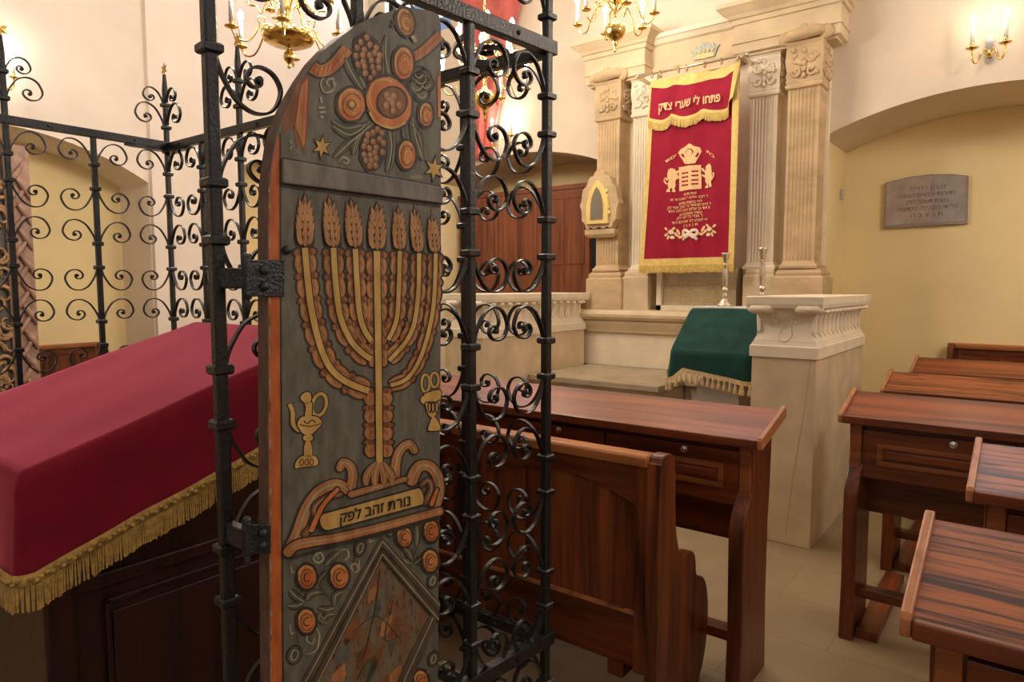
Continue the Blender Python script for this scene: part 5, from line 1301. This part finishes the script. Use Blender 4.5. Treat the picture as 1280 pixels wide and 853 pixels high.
# ---- flowers and diamond at the bottom
class Halves:
    def __init__(s): s.l, s.r = Art(), Art()
    def pick(s, x): return s.l if x < 475 else s.r
    def stroke(s, pts, *a, **k): s.pick(sum(p[0] for p in pts)/len(pts)).stroke(pts, *a, **k)
    def leaf(s, pts, *a, **k): s.pick(sum(p[0] for p in pts)/len(pts)).leaf(pts, *a, **k)
    def ell(s, cx, *a, **k): s.pick(cx).ell(cx, *a, **k)
    def ring(s, cx, *a, **k): s.pick(cx).ring(cx, *a, **k)
    def build(s, name): s.l.build(name); s.r.build(name)
A = Halves()
def t2(x, y): return (320+x/4.004, 640+y/4.004)
for pa in ([(330,250),(345,300),(320,380),(390,470),(330,560)], [(390,470),(370,420),(300,410),(230,440)], [(800,45),(830,110),(800,190),(770,260)], [(200,610),(235,720),(290,690),(310,620),(270,590),(250,640),(280,650)], [(450,180),(490,220),(480,300),(515,250)]):
    A.stroke([t2(*p) for p in pa], 2.6, PT['green'], 2, 5, True)
for pa, w in (([(310,350),(330,320),(350,300)], 5), ([(240,450),(200,425),(165,390)], 9), ([(235,455),(200,470),(155,470)], 8), ([(250,445),(270,410),(330,400)], 8), ([(310,480),(350,490),(390,480)], 8), ([(390,470),(395,420),(430,400)], 8), ([(325,560),(350,520),(390,510)], 7), ([(330,500),(310,530),(340,560)], 6), ([(345,265),(380,230),(415,200)], 9), ([(780,240),(760,200),(735,180)], 8), ([(775,260),(750,250),(730,230)], 7), ([(790,260),(815,240),(825,230)], 6), ([(800,170),(805,120),(800,60)], 7), ([(500,200),(520,160),(530,140)], 8), ([(655,90),(670,115),(680,95)], 5), ([(860,790),(850,810),(870,800)], 6)):
    A.leaf([t2(*p) for p in pa], w, PT['green'], 3, PT['dark'], PT['pale'])
for pa in ([(300,205),(285,235),(310,255),(335,235),(320,205),(300,215),(310,235)], [(420,190),(455,190),(460,225),(435,245)], [(485,300),(475,270),(500,260),(505,285)], [(515,240),(510,290),(490,305)], [(170,270),(180,310)], [(185,295),(195,310)], [(165,560),(175,610),(190,600)], [(300,580),(315,620),(300,690),(250,715)], [(265,600),(250,640),(280,660),(290,630)], [(310,500),(350,560)], [(570,120),(565,150),(590,140)]):
    A.stroke([t2(*p) for p in pa], 2.2, PT['pale'], 4, 5, True)
for x, y, rx, ry in ((250,325,11.5,15),(412,322,11.5,15),(248,547,11,15),(738,124,9,12.5),(872,95,9,13),(868,245,9.5,13.5),(820,850,9,14)): flower(*t2(x, y), rx, ry, 0, PT['fruit'], 2); A.ring(*t2(x+2, y), rx*.36, ry*.36, 1.3, PT['dark'], 9, .4, .5, 4.6); A.ring(*t2(x, y), rx*.95, ry*.95, 1.2, PT['brown2'], 9, 0, 1, 3.4)
for x, y, rx, ry in ((188,715,8,11),(880,345,5,9),(518,180,6,10),(885,735,5,9)): A.ell(*t2(x, y), rx+2, ry+2, PT['dark'], 5, .3); A.ell(*t2(x, y), rx, ry, PT['green'], 6, .3); A.ring(*t2(x, y), rx*.5, ry*.6, 1.5, PT['pale'], 7, .3)
A.build('painted_flowers')
b = MB(); apex = (475.5, 670); 
def dia(k): # inner diamond corner points at inset k px
    return [(475.5, 671+k*1.9), (547-k*.62, 766), (500, 846-k*0), (470, 905), (348+k*1.3, 905)]
A = Art(); A.poly([(475.5, 699), (536, 770), (497, 845), (470, 905), (372, 905), (388, 868)], PT['marble1'], 3)
for i in range(26):
    x = rnd.uniform(420, 520); y = rnd.uniform(735, 860)
    if abs(x-472) < (y-715)*.45 and x+y*.55 < 960: A.ell(x, y, rnd.uniform(3, 9), rnd.uniform(7, 20), (PT['brown2'], PT['green'], PT['brown'], PT['grey'])[i % 4], 4, .45, 12, .15)
for pa in ([(474,712),(468,760),(452,830)], [(492,745),(480,800),(505,790)], [(440,790),(470,770),(500,800)], [(445,850),(455,830)]): A.stroke(pa, 1.2, PT['dark'], 6, 4, True)
A.build('marbled_diamond')
bar_relief(b, [(475.5, 670), (475.5, 697), (371, 905), (347, 905)], .007); bar_relief(b, [(475.5, 670), (548.5, 752), (546, 779), (475.5, 697)], .007); bar_relief(b, [(548, 770), (535, 770), (470, 905), (490, 905), (547, 795)][0:4], .006)
b.build('diamond_moulding', PT['frame'], dl, bevel=.002)
A = Art()
for pa in ([(475.5, 676), (351, 903)], [(475.5, 692), (369, 903)], [(475.5, 676), (547.5, 757)], [(475.5, 692), (546, 774)], [(539, 771), (478, 903)]): A.stroke(pa, 1.3, PT['pale'], 15.5, 1)
for pa in ([(475.5, 684), (360, 903)], [(475.5, 684), (547, 766)]): A.stroke(pa, 2, PT['dark'], 15.5, 1)
A.build('diamond_lines')
# ---- hinges
def hinge(y0, y1, xs, xa):
    b = MB(); c = (y0+y1)/2
    fr = lambda x, y, o: DP(x, y, o)
    def slab(xa_, xb_, ya, yb_, o0, o1):
        v = [DP(x, y, o) for o in (o0, o1) for x, y in ((xa_, ya), (xb_, ya), (xb_, yb_), (xa_, yb_))]
        b.add(v, [(0,1,2,3),(7,6,5,4),(0,4,5,1),(1,5,6,2),(2,6,7,3),(3,7,4,0)])
    slab(306, xs, y0, y1, .001, .006)                                  # strap across the leaf
    k0, k1 = DP(310, y0-3, -.004), DP(310.5, y1+3, -.004); b.tube([k0, k1], .0095, 10); b.ball(k0, .0095); b.tube([k1, k1-Vector((0, 0, .022))], .006, 8)
    o = b.build('hinge', M['hinge'], dl, bevel=.002)
    b2 = MB(); p0 = Vector((P0[0], P0[1], 0)); z0, z1 = DP(310, c+13, 0).z, DP(310, c-13, 0).z; e = DP(309, c, -.004)
    dv = Vector((e.x-p0.x, e.y-p0.y, 0)); u_ = dv.normalized(); n_ = Vector((-u_.y, u_.x, 0))*.011
    s0 = p0-u_*.0; v = [s0-n_, s0+n_, e+n_, e-n_]
    b2.add([(p.x, p.y, z0) for p in v]+[(p.x, p.y, z1) for p in v], [(3,2,1,0),(4,5,6,7),(0,1,5,4),(1,2,6,5),(2,3,7,6),(3,0,4,7)]); b2.build('hinge_arm', M['hinge'], o, bevel=.003)
    for yy in (y0+(y1-y0)*.28, y0+(y1-y0)*.72):
        m = DP(xa, yy, .006); b3 = MB(); b3.ball(m, .010); b3.build('rivet', M['hinge'], o)
hinge(325, 371, 354, 328); hinge(655, 692, 337, 326)
m = DP(357, 313, .004); b = MB(); b.ball(m, .009); b.build('iron_stud', M['hinge'], dl)

# ------------------------------------------------------------------ reading table of the bimah with its velvet cover
tx0, tx1, ty0, ty1 = -2.86, -1.93, .60, 1.50
tzt = lambda y: 1.048+.313*(min(y, 1.50)-.535)
bt = thing('reading_table', 'dark panelled wooden reading table under the crimson cover, inside the iron enclosure', 'table', ((tx0+tx1)/2, (ty0+ty1)/2, 0))
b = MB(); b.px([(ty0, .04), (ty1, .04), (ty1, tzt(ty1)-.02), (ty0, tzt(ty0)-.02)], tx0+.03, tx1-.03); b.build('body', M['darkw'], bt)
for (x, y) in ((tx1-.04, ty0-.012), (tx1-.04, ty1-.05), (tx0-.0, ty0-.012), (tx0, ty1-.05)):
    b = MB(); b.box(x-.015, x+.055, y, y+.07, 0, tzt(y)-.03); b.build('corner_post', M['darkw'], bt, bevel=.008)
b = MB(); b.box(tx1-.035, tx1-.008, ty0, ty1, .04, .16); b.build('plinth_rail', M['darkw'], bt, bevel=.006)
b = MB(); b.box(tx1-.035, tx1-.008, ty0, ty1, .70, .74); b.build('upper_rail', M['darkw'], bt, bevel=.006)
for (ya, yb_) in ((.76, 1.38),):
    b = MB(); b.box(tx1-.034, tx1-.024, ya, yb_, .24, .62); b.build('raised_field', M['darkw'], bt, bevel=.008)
    b = MB()
    for q in ((ya-.02, yb_+.02, .645, .66), (ya-.02, yb_+.02, .20, .215), (ya-.02, ya-.005, .2, .66), (yb_+.005, yb_+.02, .2, .66)): b.box(tx1-.034, tx1-.016, *q)
    b.build('panel_moulding', M['darkw'], bt, bevel=.004)
vc = thing('velvet_cover', 'large crimson velvet cover with gold fringe, draped over the sloping reading table', 'cloth', ((tx0+tx1)/2, ty0, 1.0))
b, vbot, vP = drape(tx0-.02, tx1+.022, ty0-.047, ty1+.01, tzt, lambda x, y: .265, r=.010, wave=.004, flare=.010, seed=5, ph=1)
b.build('velvet', M['velvet'], vc)
n = len(vbot); b = MB(); v = []; f = []
for k in range(5):
    for i, p in enumerate(vbot): o = .004+.005*math.sin(PI*k/4); v.append((p[0]+vP[i][2]*o, p[1]+vP[i][3]*o, p[2]+.030-.030*k/4+.0015*math.sin(i*1.7)*(k % 2)))
for k in range(4):
    for i in range(n): j = (i+1) % n; f.append((k*n+i, k*n+j, (k+1)*n+j, (k+1)*n+i))
b.add(v, f, 0, True)
def brd(i, z): i = i % n; return (vbot[i][0]+vP[i][2]*.010, vbot[i][1]+vP[i][3]*.010, vbot[i][2]+z)
vis = [i for i in range(n) if vP[i][2] > .3 or vP[i][3] < -.3]
for k, i in enumerate(vis):
    a = k*.9
    b.ball((vbot[i][0]+vP[i][2]*.011, vbot[i][1]+vP[i][3]*.011, vbot[i][2]+.015+.006*math.sin(a*3)), .007, .007, .0055, 5)
b.build('gold_braid', M['goldf'], vc)
b = MB(); rr = random.Random(8)
for i in vis:
    j = (i+1) % n; p, q = Vector(vbot[i]), Vector(vbot[j]); L_ = (q-p).length; m = max(1, int(L_/.0042))
    for k in range(m):
        t = (k+.5)/m; w = p+(q-p)*t; nn = Vector((vP[i][2], vP[i][3], 0)); dq = (q-p).normalized()
        l = .062+rr.uniform(-.004, .003); s_ = rr.uniform(-.003, .003); a = dq*.0021; c = nn*.0016; base = w+nn*.006
        e = Vector((dq.x*s_, dq.y*s_, -l))+nn*rr.uniform(0, .003)
        vv = [base-a-c, base+a-c, base+a+c, base-a+c]; vv += [x+e for x in vv]
        b.add(vv, [(4,5,6,7),(0,1,5,4),(1,2,6,5),(2,3,7,6),(3,0,4,7)])
tag(b.build('gold_fringe', M['goldf'], vc), kind='stuff')

# ------------------------------------------------------------------ light: daylight through the windows, lamps
def area(name, loc, rot, sx, sy, e, col):
    l = bpy.data.lights.new(name, 'AREA'); l.shape = 'RECTANGLE'; l.size = sx; l.size_y = sy; l.energy = e; l.color = col
    o = bpy.data.objects.new(name, l); COL.objects.link(o); o.location = loc; o.rotation_euler = rot; return o
for fn, ws, rot, eb in ((fS, wS, (PI/2, 0, PI/2), 12), (fW, wW, (-PI/2, 0, PI), 4), (fE, wE, (-PI/2, 0, 0), 30)):
    for a, c, z0, z1 in ws:
        q = fn((a+c)/2, .25, (z0+z1)/2); area('window_daylight', q, rot, c-a, z1-z0, eb, (.70, .82, 1.0))
def lamp(loc, e, r=.12, col=(1, .86, .70)):
    l = bpy.data.lights.new('lamp_glow', 'POINT'); l.energy = e; l.color = col; l.shadow_soft_size = r
    o = bpy.data.objects.new('lamp_glow', l); COL.objects.link(o); o.location = loc
E_CH = 74
for c, k in ((c1, 1.45), (c2, 1.0), (c3, .42)): lamp((c.x, c.y, c.z+.62), E_CH*k, .22)
lamp((.6, -1.6, 3.7), E_CH*.4, .22); lamp((1.35, 4.2, 3.35), E_CH*1.25, .22)  # light of the two added, unseen chandeliers
for q in ((p.x*0+at(1237, 62, Y=YW).x, YW-.22, at(1237, 62, Y=YW).z+.2), (p2.x, YW-.22, p2.z+.2), (XN+.22, p3.y, p3.z+.2)): lamp(q, 1.5 if q[0] > -2 else 5, .06)
w = bpy.data.worlds.new('world'); SC.world = w; w.use_nodes = True
bg = w.node_tree.nodes['Background']; bg.inputs['Color'].default_value = (.55, .68, 1.0, 1); bg.inputs['Strength'].default_value = .4
SC.view_settings.view_transform = 'Standard'; SC.view_settings.look = 'None'; SC.view_settings.gamma = 1; SC.view_settings.use_curve_mapping = False
SC.view_settings.exposure = 0.3
SC.cycles.use_denoising = True; SC.cycles.max_bounces = 8; SC.cycles.diffuse_bounces = 5; SC.cycles.sample_clamp_indirect = 6; SC.cycles.caustics_reflective = False; SC.cycles.caustics_refractive = False
